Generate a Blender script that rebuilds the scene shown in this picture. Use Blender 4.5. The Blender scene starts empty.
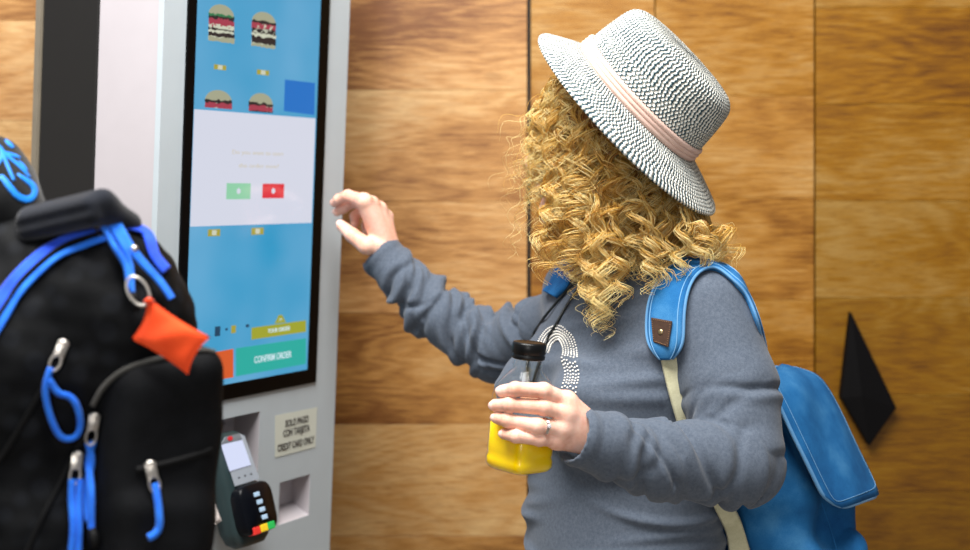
import bpy, math, random
import numpy as np
import openvdb
from mathutils import Vector, Matrix
from mathutils.bvhtree import BVHTree

random.seed(7)
rng = np.random.default_rng(7)
SC = bpy.context.scene
COL = SC.collection
F_PX, HZ, CAMH = 1300.0, 192.0, 1.5


def P(px, py, d):
    """a point seen at photo position (px, py), d metres away from the camera plane"""
    return np.array([(px - 485.0) / F_PX * d, d, CAMH - (py - HZ) / F_PX * d])


def nrm(v):
    v = np.asarray(v, float)
    return v / np.linalg.norm(v)


def lin(c):
    return tuple(((x / 255.0) / 12.92 if x / 255.0 <= 0.04045 else ((x / 255.0 + 0.055) / 1.055) ** 2.4) for x in c) + (1.0,)


# ------------------------------------------------------------------ materials
class NT:
    def __init__(s, name):
        s.m = bpy.data.materials.new(name)
        s.m.use_nodes = True
        s.t = s.m.node_tree
        s.b = s.t.nodes['Principled BSDF']

    def n(s, typ, **kw):
        nd = s.t.nodes.new(typ)
        for k, v in kw.items():
            if k in nd.inputs.keys() if isinstance(k, str) else False:
                nd.inputs[k].default_value = v
            else:
                setattr(nd, k, v)
        return nd

    def l(s, a, b):
        s.t.links.new(a, b)

    def ramp(s, src, stops):
        r = s.n('ShaderNodeValToRGB')
        els = r.color_ramp.elements
        while len(els) < len(stops):
            els.new(0.5)
        for e, (p, c) in zip(els, stops):
            e.position = p
            e.color = c
        s.l(src, r.inputs[0])
        return r.outputs[0]

    def math(s, op, a, b=None):
        m = s.n('ShaderNodeMath', operation=op)
        for i, v in enumerate((a, b)):
            if v is None:
                continue
            if isinstance(v, (int, float)):
                m.inputs[i].default_value = v
            else:
                s.l(v, m.inputs[i])
        return m.outputs[0]

    def bump(s, h, strength=0.3, dist=0.002, prev=None):
        b = s.n('ShaderNodeBump')
        b.inputs['Strength'].default_value = strength
        b.inputs['Distance'].default_value = dist
        s.l(h, b.inputs['Height'])
        if prev is not None:
            s.l(prev, b.inputs['Normal'])
        return b.outputs[0]

    def mapped(s, scale=(1, 1, 1), src='Object', rot=(0, 0, 0)):
        tc = s.n('ShaderNodeTexCoord')
        mp = s.n('ShaderNodeMapping')
        mp.inputs['Scale'].default_value = scale
        mp.inputs['Rotation'].default_value = rot
        s.l(tc.outputs[src], mp.inputs[0])
        return mp.outputs[0]

    def noise(s, vec, scale, detail=3, rough=0.5, dist=0):
        nn = s.n('ShaderNodeTexNoise')
        nn.inputs['Scale'].default_value = scale
        nn.inputs['Detail'].default_value = detail
        nn.inputs['Roughness'].default_value = rough
        nn.inputs['Distortion'].default_value = dist
        s.l(vec, nn.inputs['Vector'])
        return nn.outputs[0]


def simple(name, rgb, rough=0.5, metal=0.0, coat=0.0, var=0.06, vscale=30, bump=0.0, bscale=400, spec=0.5):
    t = NT(name)
    c = lin(rgb)
    t.b.inputs['Roughness'].default_value = rough
    t.b.inputs['Metallic'].default_value = metal
    t.b.inputs['Coat Weight'].default_value = coat
    t.b.inputs['Specular IOR Level'].default_value = spec
    v = t.mapped()
    nz = t.noise(v, vscale, 3)
    lo = tuple(x * (1 - var) for x in c[:3]) + (1,)
    hi = tuple(min(1, x * (1 + var)) for x in c[:3]) + (1,)
    t.l(t.ramp(nz, [(0.3, lo), (0.7, hi)]), t.b.inputs['Base Color'])
    if bump:
        t.l(t.bump(t.noise(v, bscale, 2), bump, 0.001), t.b.inputs['Normal'])
    return t.m


def emit(name, rgb, k=1.0):
    t = NT(name)
    c = lin(rgb)
    t.b.inputs['Base Color'].default_value = (0.01, 0.01, 0.01, 1)
    t.b.inputs['Emission Color'].default_value = c
    t.b.inputs['Emission Strength'].default_value = k
    t.b.inputs['Roughness'].default_value = 0.15
    return t.m


def fabric(name, rgb, rgb2=None, weave=1400, var_scale=12, bump=0.25, sheen=0.15, rough=0.85):
    t = NT(name)
    c, c2 = lin(rgb), lin(rgb2 or rgb)
    t.b.inputs['Roughness'].default_value = rough
    t.b.inputs['Specular IOR Level'].default_value = 0.2
    t.b.inputs['Sheen Weight'].default_value = sheen
    v = t.mapped()
    a = t.noise(v, var_scale, 5, 0.6)
    f = t.noise(v, weave, 1)
    mx = t.math('ADD', t.math('MULTIPLY', a, 0.7), t.math('MULTIPLY', f, 0.3))
    t.l(t.ramp(mx, [(0.35, c), (0.65, c2)]), t.b.inputs['Base Color'])
    t.l(t.bump(f, bump, 0.0008), t.b.inputs['Normal'])
    return t.m


# ------------------------------------------------------------------ object helpers
def tag(o, label=None, cat=None, group=None, kind=None):
    for k, v in (('label', label), ('category', cat), ('group', group), ('kind', kind)):
        if v:
            o[k] = v
    return o


def thing(name, label, cat, loc=(0, 0, 0), group=None):
    o = bpy.data.objects.new(name, None)
    o.empty_display_size = 0.05
    COL.objects.link(o)
    o.location = [float(x) for x in loc]
    return tag(o, label, cat, group)


def wloc(o):
    v = np.array(o.location, float)
    while o.parent is not None:
        o = o.parent
        v = v + np.array(o.location, float)
    return v


def mobj(name, verts, faces, mats, parent=None, smooth=True, midx=None, origin=None):
    verts = np.asarray(verts, float)
    if parent is not None:
        org = wloc(parent)
    else:
        org = np.zeros(3) if origin is None else np.asarray(origin, float)
    vv = verts - org
    me = bpy.data.meshes.new(name)
    if isinstance(faces, np.ndarray):
        k = faces.shape[1]
        me.vertices.add(len(vv))
        me.vertices.foreach_set('co', vv.astype(np.float32).ravel())
        me.loops.add(faces.size)
        me.loops.foreach_set('vertex_index', faces.astype(np.int32).ravel())
        me.polygons.add(len(faces))
        me.polygons.foreach_set('loop_start', np.arange(0, faces.size, k, dtype=np.int32))
        me.polygons.foreach_set('loop_total', np.full(len(faces), k, dtype=np.int32))
        me.update(calc_edges=True)
        me.validate()
    else:
        me.from_pydata([tuple(v) for v in vv], [], [tuple(int(i) for i in f) for f in faces])
        me.update()
    for m in (mats if isinstance(mats, (list, tuple)) else [mats]):
        me.materials.append(m)
    if smooth:
        me.polygons.foreach_set('use_smooth', np.ones(len(me.polygons), dtype=bool))
    if midx is not None:
        me.polygons.foreach_set('material_index', np.asarray(midx, dtype=np.int32))
    o = bpy.data.objects.new(name, me)
    COL.objects.link(o)
    if parent is not None:
        o.parent = parent
    else:
        o.location = [float(x) for x in org]
    return o


class MB:
    """collects shapes into one mesh"""

    def __init__(s):
        s.v, s.f, s.mi, s.cur = [], [], [], 0

    def add(s, verts, faces):
        o = len(s.v)
        s.v += [np.asarray(x, float) for x in verts]
        s.f += [tuple(int(i) + o for i in f) for f in faces]
        s.mi += [s.cur] * len(faces)
        return s

    def tube(s, pts, r, n=10, closed=False, flat=1.0, up=None, cap=True):
        v, f = tube(pts, r, n, closed, flat, up, cap)
        return s.add(v, f)

    def prism(s, poly, vec):
        k = len(poly)
        a = [np.asarray(p, float) for p in poly]
        b = [p + np.asarray(vec) for p in a]
        fs = [tuple(range(k))[::-1], tuple(range(k, 2 * k))]
        fs += [(i, (i + 1) % k, k + (i + 1) % k, k + i) for i in range(k)]
        return s.add(a + b, fs)

    def box(s, c, h, R=None):
        R = np.eye(3) if R is None else np.asarray(R)
        vs = [np.asarray(c) + R @ (np.array([x, y, z]) * np.asarray(h)) for x in (-1, 1) for y in (-1, 1) for z in (-1, 1)]
        fs = [(0, 1, 3, 2), (4, 6, 7, 5), (0, 4, 5, 1), (2, 3, 7, 6), (0, 2, 6, 4), (1, 5, 7, 3)]
        return s.add(vs, fs)

    def sphere(s, c, r, nu=12, nv=8, R=None):
        R = np.eye(3) if R is None else np.asarray(R)
        r = np.ones(3) * r
        vs, fs = [], []
        for j in range(nv + 1):
            th = math.pi * j / nv
            for i in range(nu):
                ph = 2 * math.pi * i / nu
                vs.append(np.asarray(c) + R @ (r * np.array([math.sin(th) * math.cos(ph), math.sin(th) * math.sin(ph), math.cos(th)])))
        for j in range(nv):
            for i in range(nu):
                a, b = j * nu + i, j * nu + (i + 1) % nu
                fs.append((a, a + nu, b + nu, b))
        return s.add(vs, fs)

    def grid(s, G, closed_u=False, closed_v=False):
        G = np.asarray(G, float)
        nu, nv = G.shape[:2]
        fs = []
        for i in range(nu if closed_u else nu - 1):
            for j in range(nv if closed_v else nv - 1):
                i2, j2 = (i + 1) % nu, (j + 1) % nv
                fs.append((i * nv + j, i2 * nv + j, i2 * nv + j2, i * nv + j2))
        return s.add(G.reshape(-1, 3), fs)

    def build(s, name, mats, parent=None, smooth=True, fix=True, bevel=0.0, origin=None):
        o = mobj(name, s.v, s.f, mats, parent, smooth, s.mi, origin)
        if fix:
            import bmesh
            bm = bmesh.new()
            bm.from_mesh(o.data)
            bmesh.ops.recalc_face_normals(bm, faces=bm.faces)
            bm.to_mesh(o.data)
            bm.free()
        if bevel:
            b = o.modifiers.new('bevel', 'BEVEL')
            b.width = bevel
            b.segments = 2
            b.limit_method = 'ANGLE'
        return o


def catmull(pts, n):
    p = np.asarray(pts, float)
    p = np.vstack([2 * p[0] - p[1], p, 2 * p[-1] - p[-2]])
    out = []
    k = len(p) - 3
    for x in np.linspace(0, k, n):
        i = min(int(x), k - 1)
        t = x - i
        a, b, c, d = p[i:i + 4]
        out.append(0.5 * ((2 * b) + (c - a) * t + (2 * a - 5 * b + 4 * c - d) * t ** 2 + (3 * b - a - 3 * c + d) * t ** 3))
    return np.array(out)


def tube(pts, r, n=10, closed=False, flat=1.0, up=None, cap=True):
    p = np.asarray(pts, float)
    k = len(p)
    r = np.ones(k) * r
    if closed:
        T = np.roll(p, -1, 0) - np.roll(p, 1, 0)
    else:
        T = np.gradient(p, axis=0)
    T /= np.linalg.norm(T, axis=1)[:, None] + 1e-12
    u = np.array(up, float) if up is not None else np.cross(T[0], [0.31, 0.52, 0.79])
    N = []
    for i in range(k):
        u = np.asarray(up, float) if up is not None else u
        u = u - T[i] * (u @ T[i])
        u = u / (np.linalg.norm(u) + 1e-12)
        N.append(u)
    N = np.array(N)
    B = np.cross(T, N)
    ang = np.arange(n) * 2 * math.pi / n
    V = p[:, None] + r[:, None, None] * (np.cos(ang)[None, :, None] * N[:, None] * flat + np.sin(ang)[None, :, None] * B[:, None])
    V = V.reshape(-1, 3)
    fs = []
    for i in range(k if closed else k - 1):
        i2 = (i + 1) % k
        for j in range(n):
            j2 = (j + 1) % n
            fs.append((i * n + j, i * n + j2, i2 * n + j2, i2 * n + j))
    if cap and not closed:
        fs.append(tuple(range(n))[::-1])
        fs.append(tuple((k - 1) * n + j for j in range(n)))
    return list(V), fs


def ribbon(A, B, Nn, thick, mb=None, rim=3, bulge=0.0, nw=8):
    """soft flat strap between two edge curves, Nn = outward normals"""
    mb = mb or MB()
    A, B, Nn = map(np.asarray, (A, B, Nn))
    k = len(A)
    sec = []
    for j in range(nw + 1):
        w = j / nw
        sec.append((w, 1.0 * (1 - abs(2 * w - 1) ** 6) ** 0.5 if 0 < j < nw else 0.0))
    prof = [(w, h) for w, h in sec] + [(w, -h) for w, h in sec[-2:0:-1]]
    G = np.zeros((k, len(prof), 3))
    for j, (w, h) in enumerate(prof):
        G[:, j] = A * (1 - w) + B * w + Nn * (h * thick / 2 + bulge * (1 - (2 * w - 1) ** 2))
    mb.grid(G, closed_v=True)
    o = len(mb.v) - k * len(prof)
    n = len(prof)
    mb.f += [tuple(o + j for j in range(n))[::-1], tuple(o + (k - 1) * n + j for j in range(n))]
    mb.mi += [mb.cur] * 2
    return mb


# ------------------------------------------------------------------ signed-distance modelling
def smin(a, b, k):
    h = np.clip(0.5 + 0.5 * (b - a) / k, 0, 1)
    return b + (a - b) * h - k * h * (1 - h)


def smax(a, b, k):
    return -smin(-a, -b, k)


class Vol:
    def __init__(s, lo, hi, h):
        s.lo, s.h = np.asarray(lo, float), h
        n = np.ceil((np.asarray(hi, float) - s.lo) / h).astype(int) + 1
        ax = [(s.lo[i] + np.arange(n[i]) * h).astype(np.float32) for i in range(3)]
        s.X, s.Y, s.Z = ax[0][:, None, None], ax[1][None, :, None], ax[2][None, None, :]
        s.n = n

    def cone(s, a, b, ra, rb):
        a, b = np.asarray(a, float), np.asarray(b, float)
        ba = b - a
        q = max(1e-12, ba @ ba)
        x, y, z = s.X - a[0], s.Y - a[1], s.Z - a[2]
        t = np.clip((x * ba[0] + y * ba[1] + z * ba[2]) / q, 0, 1).astype(np.float32)
        return np.sqrt((x - t * ba[0]) ** 2 + (y - t * ba[1]) ** 2 + (z - t * ba[2]) ** 2) - (ra + (rb - ra) * t)

    def chain(s, pts, rs, k=0.0):
        d = None
        for i in range(len(pts) - 1):
            c = s.cone(pts[i], pts[i + 1], rs[i], rs[i + 1])
            d = c if d is None else (smin(d, c, k) if k else np.minimum(d, c))
        return d

    def local(s, c, R):
        R = np.asarray(R, float)      # columns = local axes
        x, y, z = s.X - c[0], s.Y - c[1], s.Z - c[2]
        return [x * R[0, i] + y * R[1, i] + z * R[2, i] for i in range(3)]

    def ell(s, c, r, R=np.eye(3)):
        u = s.local(c, R)
        k0 = np.sqrt(sum((u[i] / r[i]) ** 2 for i in range(3)))
        k1 = np.sqrt(sum((u[i] / r[i] ** 2) ** 2 for i in range(3))) + 1e-9
        return k0 * (k0 - 1) / k1

    def box(s, c, h, r, R=np.eye(3)):
        u = s.local(c, R)
        q = [np.abs(u[i]) - (h[i] - r) for i in range(3)]
        return np.sqrt(sum(np.maximum(a, 0) ** 2 for a in q)) + np.minimum(np.maximum(np.maximum(q[0], q[1]), q[2]), 0) - r

    def plane(s, p, n):
        return (s.X - p[0]) * n[0] + (s.Y - p[1]) * n[1] + (s.Z - p[2]) * n[2]

    def mesh(s, d):
        b = 4 * s.h
        d = np.ascontiguousarray(np.clip(np.broadcast_to(d, tuple(s.n)), -b, b), dtype=np.float32)
        g = openvdb.FloatGrid(b)
        g.copyFromArray(d)
        pts, quads = g.convertToQuads(0.0)
        pts = np.asarray(pts, float) * s.h + s.lo
        q = np.asarray(quads, dtype=np.int64)
        a = pts[q]
        vol = np.einsum('ij,ij->i', a[:, 0], np.cross(a[:, 1], a[:, 2])).sum() + np.einsum('ij,ij->i', a[:, 0], np.cross(a[:, 2], a[:, 3])).sum()
        if vol < 0:
            q = q[:, ::-1]
        return pts, q


def vnormals(v, q):
    n = np.zeros_like(v)
    fn = np.cross(v[q[:, 2]] - v[q[:, 0]], v[q[:, 3]] - v[q[:, 1]])
    for i in range(4):
        np.add.at(n, q[:, i], fn)
    return n / (np.linalg.norm(n, axis=1)[:, None] + 1e-12)


def relax(v, q, it=2, lam=0.5):
    for _ in range(it):
        s = np.zeros_like(v)
        c = np.zeros(len(v))
        for i in range(4):
            np.add.at(s, q[:, i], v[q[:, (i + 1) % 4]] + v[q[:, (i - 1) % 4]])
            np.add.at(c, q[:, i], 2)
        v = v + lam * (s / np.maximum(c, 1)[:, None] - v)
    return v


def join_meshes(parts):
    vs, qs, o = [], [], 0
    for v, q in parts:
        vs.append(v)
        qs.append(q + o)
        o += len(v)
    return np.vstack(vs), np.vstack(qs)


def bvh(v, q):
    return BVHTree.FromPolygons([tuple(x) for x in v], [tuple(int(i) for i in f) for f in q])


CAM = np.array([0, 0, CAMH])


def hit(tree, px, py, off=0.0, d=None):
    """where the line of sight through (px, py) meets the surface, lifted by off along its normal"""
    dr = P(px, py, 1.0) - CAM
    r = tree.ray_cast(Vector(CAM), Vector(dr).normalized())
    if r[0] is None or (d is not None and r[0][1] > d + 0.25):
        q = tree.find_nearest(Vector(P(px, py, d)))
        loc, n = np.array(q[0]), np.array(q[1])
    else:
        loc, n = np.array(r[0]), np.array(r[1])
    return loc + n * off, n


def snoise(p, scale, seed=0):
    """cheap smooth noise on points"""
    r = np.random.default_rng(seed)
    out = np.zeros(len(p))
    for _ in range(10):
        k = r.normal(size=3) * scale
        out += np.sin(p @ k + r.uniform(0, 6.28))
    return out / 10 ** 0.5


# ================================================================== camera, light, room
cam = bpy.data.objects.new('camera', bpy.data.cameras.new('camera'))
COL.objects.link(cam)
cam.location = (0, 0, CAMH)
cam.rotation_euler = (math.pi / 2, 0, 0)
cam.data.sensor_width = 36.0
cam.data.lens = F_PX / 970 * 36.0
cam.data.shift_y = -(275 - HZ) / 970.0
cam.data.clip_start = 0.05
cam.data.dof.use_dof = True
cam.data.dof.focus_distance = 1.5
cam.data.dof.aperture_fstop = 4.0
SC.camera = cam
SC.view_settings.view_transform = 'Standard'
SC.view_settings.look = 'None'
SC.view_settings.exposure = 0.04
SC.view_settings.gamma = 1.0

w = bpy.data.worlds.new('world')
SC.world = w
w.use_nodes = True
w.node_tree.nodes['Background'].inputs[0].default_value = (0.97, 0.98, 1.0, 1)
w.node_tree.nodes['Background'].inputs[1].default_value = 0.27


def area(name, loc, target, size, power, color=(1, 1, 1), sy=None):
    l = bpy.data.lights.new(name, 'AREA')
    l.energy = power
    l.color = color
    l.shape = 'RECTANGLE'
    l.size = size
    l.size_y = sy or size
    o = bpy.data.objects.new(name, l)
    COL.objects.link(o)
    o.location = loc
    o.rotation_euler = (Vector(target) - Vector(loc)).to_track_quat('-Z', 'Y').to_euler()
    return o


area('window_light', (-0.50, -1.7, 2.0), (0.0, 1.8, 1.3), 0.35, 27, (1.0, 0.985, 0.96), 1.5)
area('ceiling_light', (-0.26, 0.88, 3.05), (0.1, 1.72, 1.3), 1.4, 112, (1.0, 0.985, 0.96), 0.9)


def wood_material():
    t = NT('oak_planks')
    at = t.n('ShaderNodeAttribute')
    at.attribute_name = 'plank'
    tc = t.n('ShaderNodeTexCoord')
    off = t.n('ShaderNodeVectorMath', operation='MULTIPLY_ADD')
    t.l(at.outputs['Color'], off.inputs[0])
    off.inputs[1].default_value = (9.0, 3.0, 5.0)
    t.l(tc.outputs['Object'], off.inputs[2])

    def mp(scale):
        m = t.n('ShaderNodeMapping')
        m.inputs['Scale'].default_value = scale
        t.l(off.outputs[0], m.inputs[0])
        return m.outputs[0]
    big = t.noise(mp((1.3, 1, 5.5)), 1.5, 2, 0.45, 0.2)
    rings = t.math('FRACT', t.math('MULTIPLY', big, 15.0))
    ring = t.math('PINGPONG', rings, 0.5)
    fine = t.noise(mp((4, 4, 90)), 5.0, 4, 0.65)
    pore = t.noise(mp((9, 9, 320)), 4.0, 2, 0.6)
    cloud = t.noise(mp((1.2, 1, 2.6)), 2.3, 3, 0.55)
    knot = t.n('ShaderNodeTexVoronoi')
    knot.inputs['Scale'].default_value = 1.0
    t.l(mp((2.1, 0.01, 4.6)), knot.inputs['Vector'])
    kd = t.ramp(knot.outputs['Distance'], [(0.03, (0, 0, 0, 1)), (0.09, (1, 1, 1, 1))])
    mix = t.math('ADD', t.math('ADD', t.math('MULTIPLY', ring, 0.18), t.math('MULTIPLY', fine, 0.56)), t.math('MULTIPLY', cloud, 0.62))
    mix = t.math('ADD', mix, t.math('MULTIPLY', at.outputs['Fac'], 0.16))
    col = t.ramp(mix, [(0.50, lin((118, 70, 24))), (0.68, lin((182, 130, 66))), (0.92, lin((214, 176, 120)))])
    dk = t.n('ShaderNodeMixRGB', blend_type='MULTIPLY')
    dk.inputs[0].default_value = 0.5
    t.l(col, dk.inputs[1])
    t.l(t.ramp(pore, [(0.36, lin((150, 120, 90))), (0.5, (1, 1, 1, 1))]), dk.inputs[2])
    dk2 = t.n('ShaderNodeMixRGB', blend_type='MULTIPLY')
    dk2.inputs[0].default_value = 0.55
    t.l(dk.outputs[0], dk2.inputs[1])
    t.l(kd, dk2.inputs[2])
    hue = t.n('ShaderNodeHueSaturation')
    hue.inputs['Saturation'].default_value = 0.95
    t.l(dk2.outputs[0], hue.inputs['Color'])
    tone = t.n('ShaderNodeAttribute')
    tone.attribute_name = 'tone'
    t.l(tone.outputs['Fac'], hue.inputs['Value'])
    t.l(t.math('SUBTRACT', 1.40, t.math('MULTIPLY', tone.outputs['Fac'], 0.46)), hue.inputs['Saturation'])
    t.l(hue.outputs[0], t.b.inputs['Base Color'])
    t.b.inputs['Roughness'].default_value = 0.48
    t.b.inputs['Specular IOR Level'].default_value = 0.35
    t.l(t.bump(fine, 0.12, 0.001), t.b.inputs['Normal'])
    return t.m


WALL_Y = 2.42


def wx(px):
    return (px - 485) / F_PX * WALL_Y


def wz(py):
    return CAMH - (py - HZ) / F_PX * WALL_Y


M_WOOD = wood_material()
M_DARK = simple('gap_backing_black', (22, 24, 24), 0.7)  # colour of the dark backing behind the seams
mb = MB()
ids, tones = [], []
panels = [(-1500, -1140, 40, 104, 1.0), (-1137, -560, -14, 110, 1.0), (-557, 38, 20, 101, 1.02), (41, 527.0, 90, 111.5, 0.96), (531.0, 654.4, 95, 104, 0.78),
          (655.6, 814, 96, 102, 0.70), (815.8, 1330, 104, 97, 0.52), (1331, 1960, 80, 108, 0.6), (1962, 2560, 60, 100, 0.62)]  # right-hand tones combine darker wood with painted-in light falloff
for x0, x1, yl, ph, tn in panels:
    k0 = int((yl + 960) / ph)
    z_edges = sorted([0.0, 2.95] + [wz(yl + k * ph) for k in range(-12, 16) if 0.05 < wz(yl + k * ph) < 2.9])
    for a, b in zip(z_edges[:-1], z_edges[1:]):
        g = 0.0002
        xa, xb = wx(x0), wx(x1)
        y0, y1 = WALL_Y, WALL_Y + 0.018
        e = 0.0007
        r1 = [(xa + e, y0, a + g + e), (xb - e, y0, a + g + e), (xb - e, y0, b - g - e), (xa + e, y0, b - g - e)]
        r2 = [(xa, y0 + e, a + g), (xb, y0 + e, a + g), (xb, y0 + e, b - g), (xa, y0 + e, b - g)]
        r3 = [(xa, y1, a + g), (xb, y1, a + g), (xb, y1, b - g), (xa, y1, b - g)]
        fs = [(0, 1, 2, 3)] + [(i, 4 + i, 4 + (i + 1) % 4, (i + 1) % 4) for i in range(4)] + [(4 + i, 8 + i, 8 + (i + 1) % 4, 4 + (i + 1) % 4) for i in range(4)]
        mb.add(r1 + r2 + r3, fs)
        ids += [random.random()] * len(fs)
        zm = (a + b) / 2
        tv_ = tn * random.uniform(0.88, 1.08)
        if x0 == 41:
            tv_ = tn * (1.04 if zm > 1.7 else 1.0 if zm > 1.25 else 0.9)      # upper boards painted paler, light from above put into their colour
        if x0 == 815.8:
            tv_ = tn * min(1.03, max(0.58, 0.60 + (zm - 0.9) * 0.55))             # light falloff painted into the boards, darker lower down this panel
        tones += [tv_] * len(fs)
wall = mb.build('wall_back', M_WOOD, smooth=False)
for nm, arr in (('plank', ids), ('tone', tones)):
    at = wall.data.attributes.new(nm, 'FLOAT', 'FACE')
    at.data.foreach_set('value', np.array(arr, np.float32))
tag(wall, 'warm oak plank wall in tall panels with dark seams', kind='structure')
mb = MB()
mb.box((0.5 * (wx(-1500) + wx(2560)), WALL_Y + 0.03, 1.475), (0.5 * (wx(2560) - wx(-1500)), 0.012, 1.475))
tag(mb.build('trim_1', M_DARK, smooth=False), 'dark backing seen in the seams of the plank wall', kind='structure')
M_FLOOR = simple('floor_screed', (168, 160, 150), 0.4, var=0.1, vscale=4)
mb = MB()
mb.box((0.9, 0.3, -0.025), (4.0, 2.2, 0.025))
tag(mb.build('floor', M_FLOOR, smooth=False), 'plain pale floor', kind='structure')

# black kite shaped fixture on the wall
M_BLACK = simple('matte_black', (7, 6, 7), 0.7, spec=0.1)
kd = WALL_Y - 0.02
kite = [(848, 311), (893, 406), (866, 444), (838, 396)]
kc = P(862, 396, WALL_Y - 0.032)
mb = MB()
bk = [P(x, y, WALL_Y - 0.001) for x, y in kite]
fr = [b + np.array([0, -0.022, 0]) for b in bk]
mb.add(bk + fr + [kc], [(0, 1, 2, 3)] + [(i, (i + 1) % 4, 4 + (i + 1) % 4, 4 + i) for i in range(4)] + [(4 + i, 4 + (i + 1) % 4, 8) for i in range(4)])
tag(mb.build('wall_fixture', M_BLACK, smooth=False, bevel=0.002, origin=bk[2]), 'black kite-shaped fixture on the plank wall behind the blue backpack', 'wall fixture')

# ================================================================== ordering kiosk
TH, DE, D0 = math.radians(58.62), math.radians(2.70), 1.8
K_O = P(187, HZ, D0)
K_W = np.array([math.cos(TH), math.sin(TH), 0])
_n = np.array([math.sin(TH), -math.cos(TH), 0])
K_V = np.array([0, 0, 1]) * math.cos(DE) + _n * math.sin(DE)
K_N = np.cross(K_W, K_V)       # out of the screen, towards the customer


def on_plane(o, a, b, px, py):
    n = np.cross(a, b)
    d = P(px, py, 1.0) - CAM
    t = ((o - CAM) @ n) / (d @ n)
    q = CAM + d * t - o
    return np.array([q @ a, q @ b])


def kuv(px, py):
    return on_plane(K_O, K_W, K_V, px, py)


def K(u, v, n=0.0):
    return K_O + K_W * u + K_V * v + K_N * n


M_WHITE = simple('kiosk_white_steel', (186, 180, 184), 0.38, var=0.015, coat=0.1)
M_GREYFRAME = simple('kiosk_grey_frame', (182, 192, 198), 0.4, var=0.015)
M_KBLACK = simple('kiosk_black_steel', (28, 27, 26), 0.42, var=0.03)
M_GLOSS = simple('gloss_black', (5, 5, 6), 0.3, spec=0.12)

U0, U1, U2, U3 = -0.0545, -0.0121, 0.2971, 0.3518
VB = (-(K_O[2] - 0.0) / K_V[2])
VT = 0.62
kiosk = thing('ordering_kiosk', 'tall white self-service ordering kiosk with a glowing blue touch screen', 'kiosk', K(0.14, VB + 0.004, -0.13) * np.array([1, 1, 0]))

# front sheet with two recesses
ra, rb = kuv(226, 470), kuv(260, 411.5)
rec1 = (0.05, rb[0], kuv(250, 497)[1], kuv(243, 415)[1])
ta, tb = kuv(278.5, 525), kuv(311, 471)
rec2 = (kuv(279, 500)[0], kuv(310, 480)[0], kuv(279, 525)[1], kuv(279, 483)[1])
us = sorted([U0, U3, rec1[0], rec1[1], rec2[0], rec2[1]])
vs = sorted([VB, VT, rec1[2], rec1[3], rec2[2], rec2[3]])
mb = MB()
for i in range(len(us) - 1):
    for j in range(len(vs) - 1):
        cu, cv = (us[i] + us[i + 1]) / 2, (vs[j] + vs[j + 1]) / 2
        if any(r[0] < cu < r[1] and r[2] < cv < r[3] for r in (rec1, rec2)):
            continue
        mb.add([K(us[i], vs[j]), K(us[i + 1], vs[j]), K(us[i + 1], vs[j + 1]), K(us[i], vs[j + 1])], [(0, 1, 2, 3)])
# side returns of the front sheet
for (a, b) in (((U0, VB), (U0, VT)), ((U0, VT), (U3, VT)), ((U3, VT), (U3, VB)), ((U3, VB), (U0, VB))):
    mb.add([K(*a), K(*b), K(*b, -0.01), K(*a, -0.01)], [(0, 1, 2, 3)])
mb.build('front_frame', M_GREYFRAME, kiosk, smooth=False)
for nm, r, dp, sl in (('terminal_recess', rec1, 0.05, 0.0), ('receipt_tray', rec2, 0.035, 0.016)):
    mb = MB()
    a = [K(r[0], r[2]), K(r[1], r[2]), K(r[1], r[3]), K(r[0], r[3])]
    lift = K_V * sl
    b = [K(r[0], r[2], -dp) + lift, K(r[1], r[2], -dp) + lift, K(r[1], r[3], -dp), K(r[0], r[3], -dp)]
    mb.add(a + b, [(4, 5, 6, 7)] + [(i, (i + 1) % 4, 4 + (i + 1) % 4, 4 + i) for i in range(4)])
    o = mb.build(nm, M_WHITE, kiosk, smooth=False, fix=False)
SD1, SD2 = 0.124, 0.246
mb = MB()
q = [K(U0 + 0.0005, VB, -0.0105), K(U3 - 0.0005, VB, -0.0105), K(U3 - 0.0005, VT, -0.0105), K(U0 + 0.0005, VT, -0.0105)]
back = [p - K_N * (SD1 - 0.0105) for p in q]
mb.add(q + back, [(i, (i + 1) % 4, 4 + (i + 1) % 4, 4 + i) for i in range(4)] + [(4, 5, 6, 7)])
mb.build('white_housing', M_WHITE, kiosk, smooth=False)
mb = MB()
cx = (U0 + U3) / 2
mb.box(K(cx, (VB + VT) / 2, -(SD1 + SD2) / 2 - 0.002), ((U3 - U0) / 2 - 0.003, (VT - VB) / 2 - 0.004, (SD2 - SD1) / 2 - 0.002), np.stack([K_W, K_V, K_N], 1))
mb.build('rear_housing', M_KBLACK, kiosk, smooth=False, bevel=0.004)
mb = MB()
mb.box(K(cx, (VB + VT) / 2, -SD2 - 0.006), ((U3 - U0) / 2, (VT - VB) / 2 - 0.003, 0.005), np.stack([K_W, K_V, K_N], 1))
mb.build('back_plate', simple('back_plate_edge', (120, 112, 98), 0.5), kiosk, smooth=False)

# screen glass with black bezel
S_U0, S_U1 = 0.0039, 0.2728
VS0, VS1 = -0.2784, 0.57
VBO = -0.3016
mb = MB()
mb.box(K((U1 + U2) / 2, (VBO + VS1 + 0.02) / 2, 0.001), ((U2 - U1) / 2, (VS1 + 0.02 - VBO) / 2, 0.0025), np.stack([K_W, K_V, K_N], 1))
bez = mb.build('bezel', M_GLOSS, kiosk, smooth=False, bevel=0.001)


def flat(name, poly, n, mat, parent, smooth=False):
    """a thin raised picture element on the screen, poly in screen metres"""
    m = MB()
    m.prism([K(u, v, n) for u, v in poly], K_N * 0.0002)
    return m.build(name, mat, parent, smooth=smooth)


def prect(px0, py0, px1, py1):
    a, b = kuv(px0, py0), kuv(px1, py1)
    return [(a[0], a[1]), (b[0], a[1]), (b[0], b[1]), (a[0], b[1])]


def rect(u0, v0, u1, v1):
    return [(u0, v0), (u1, v0), (u1, v1), (u0, v1)]


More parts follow.
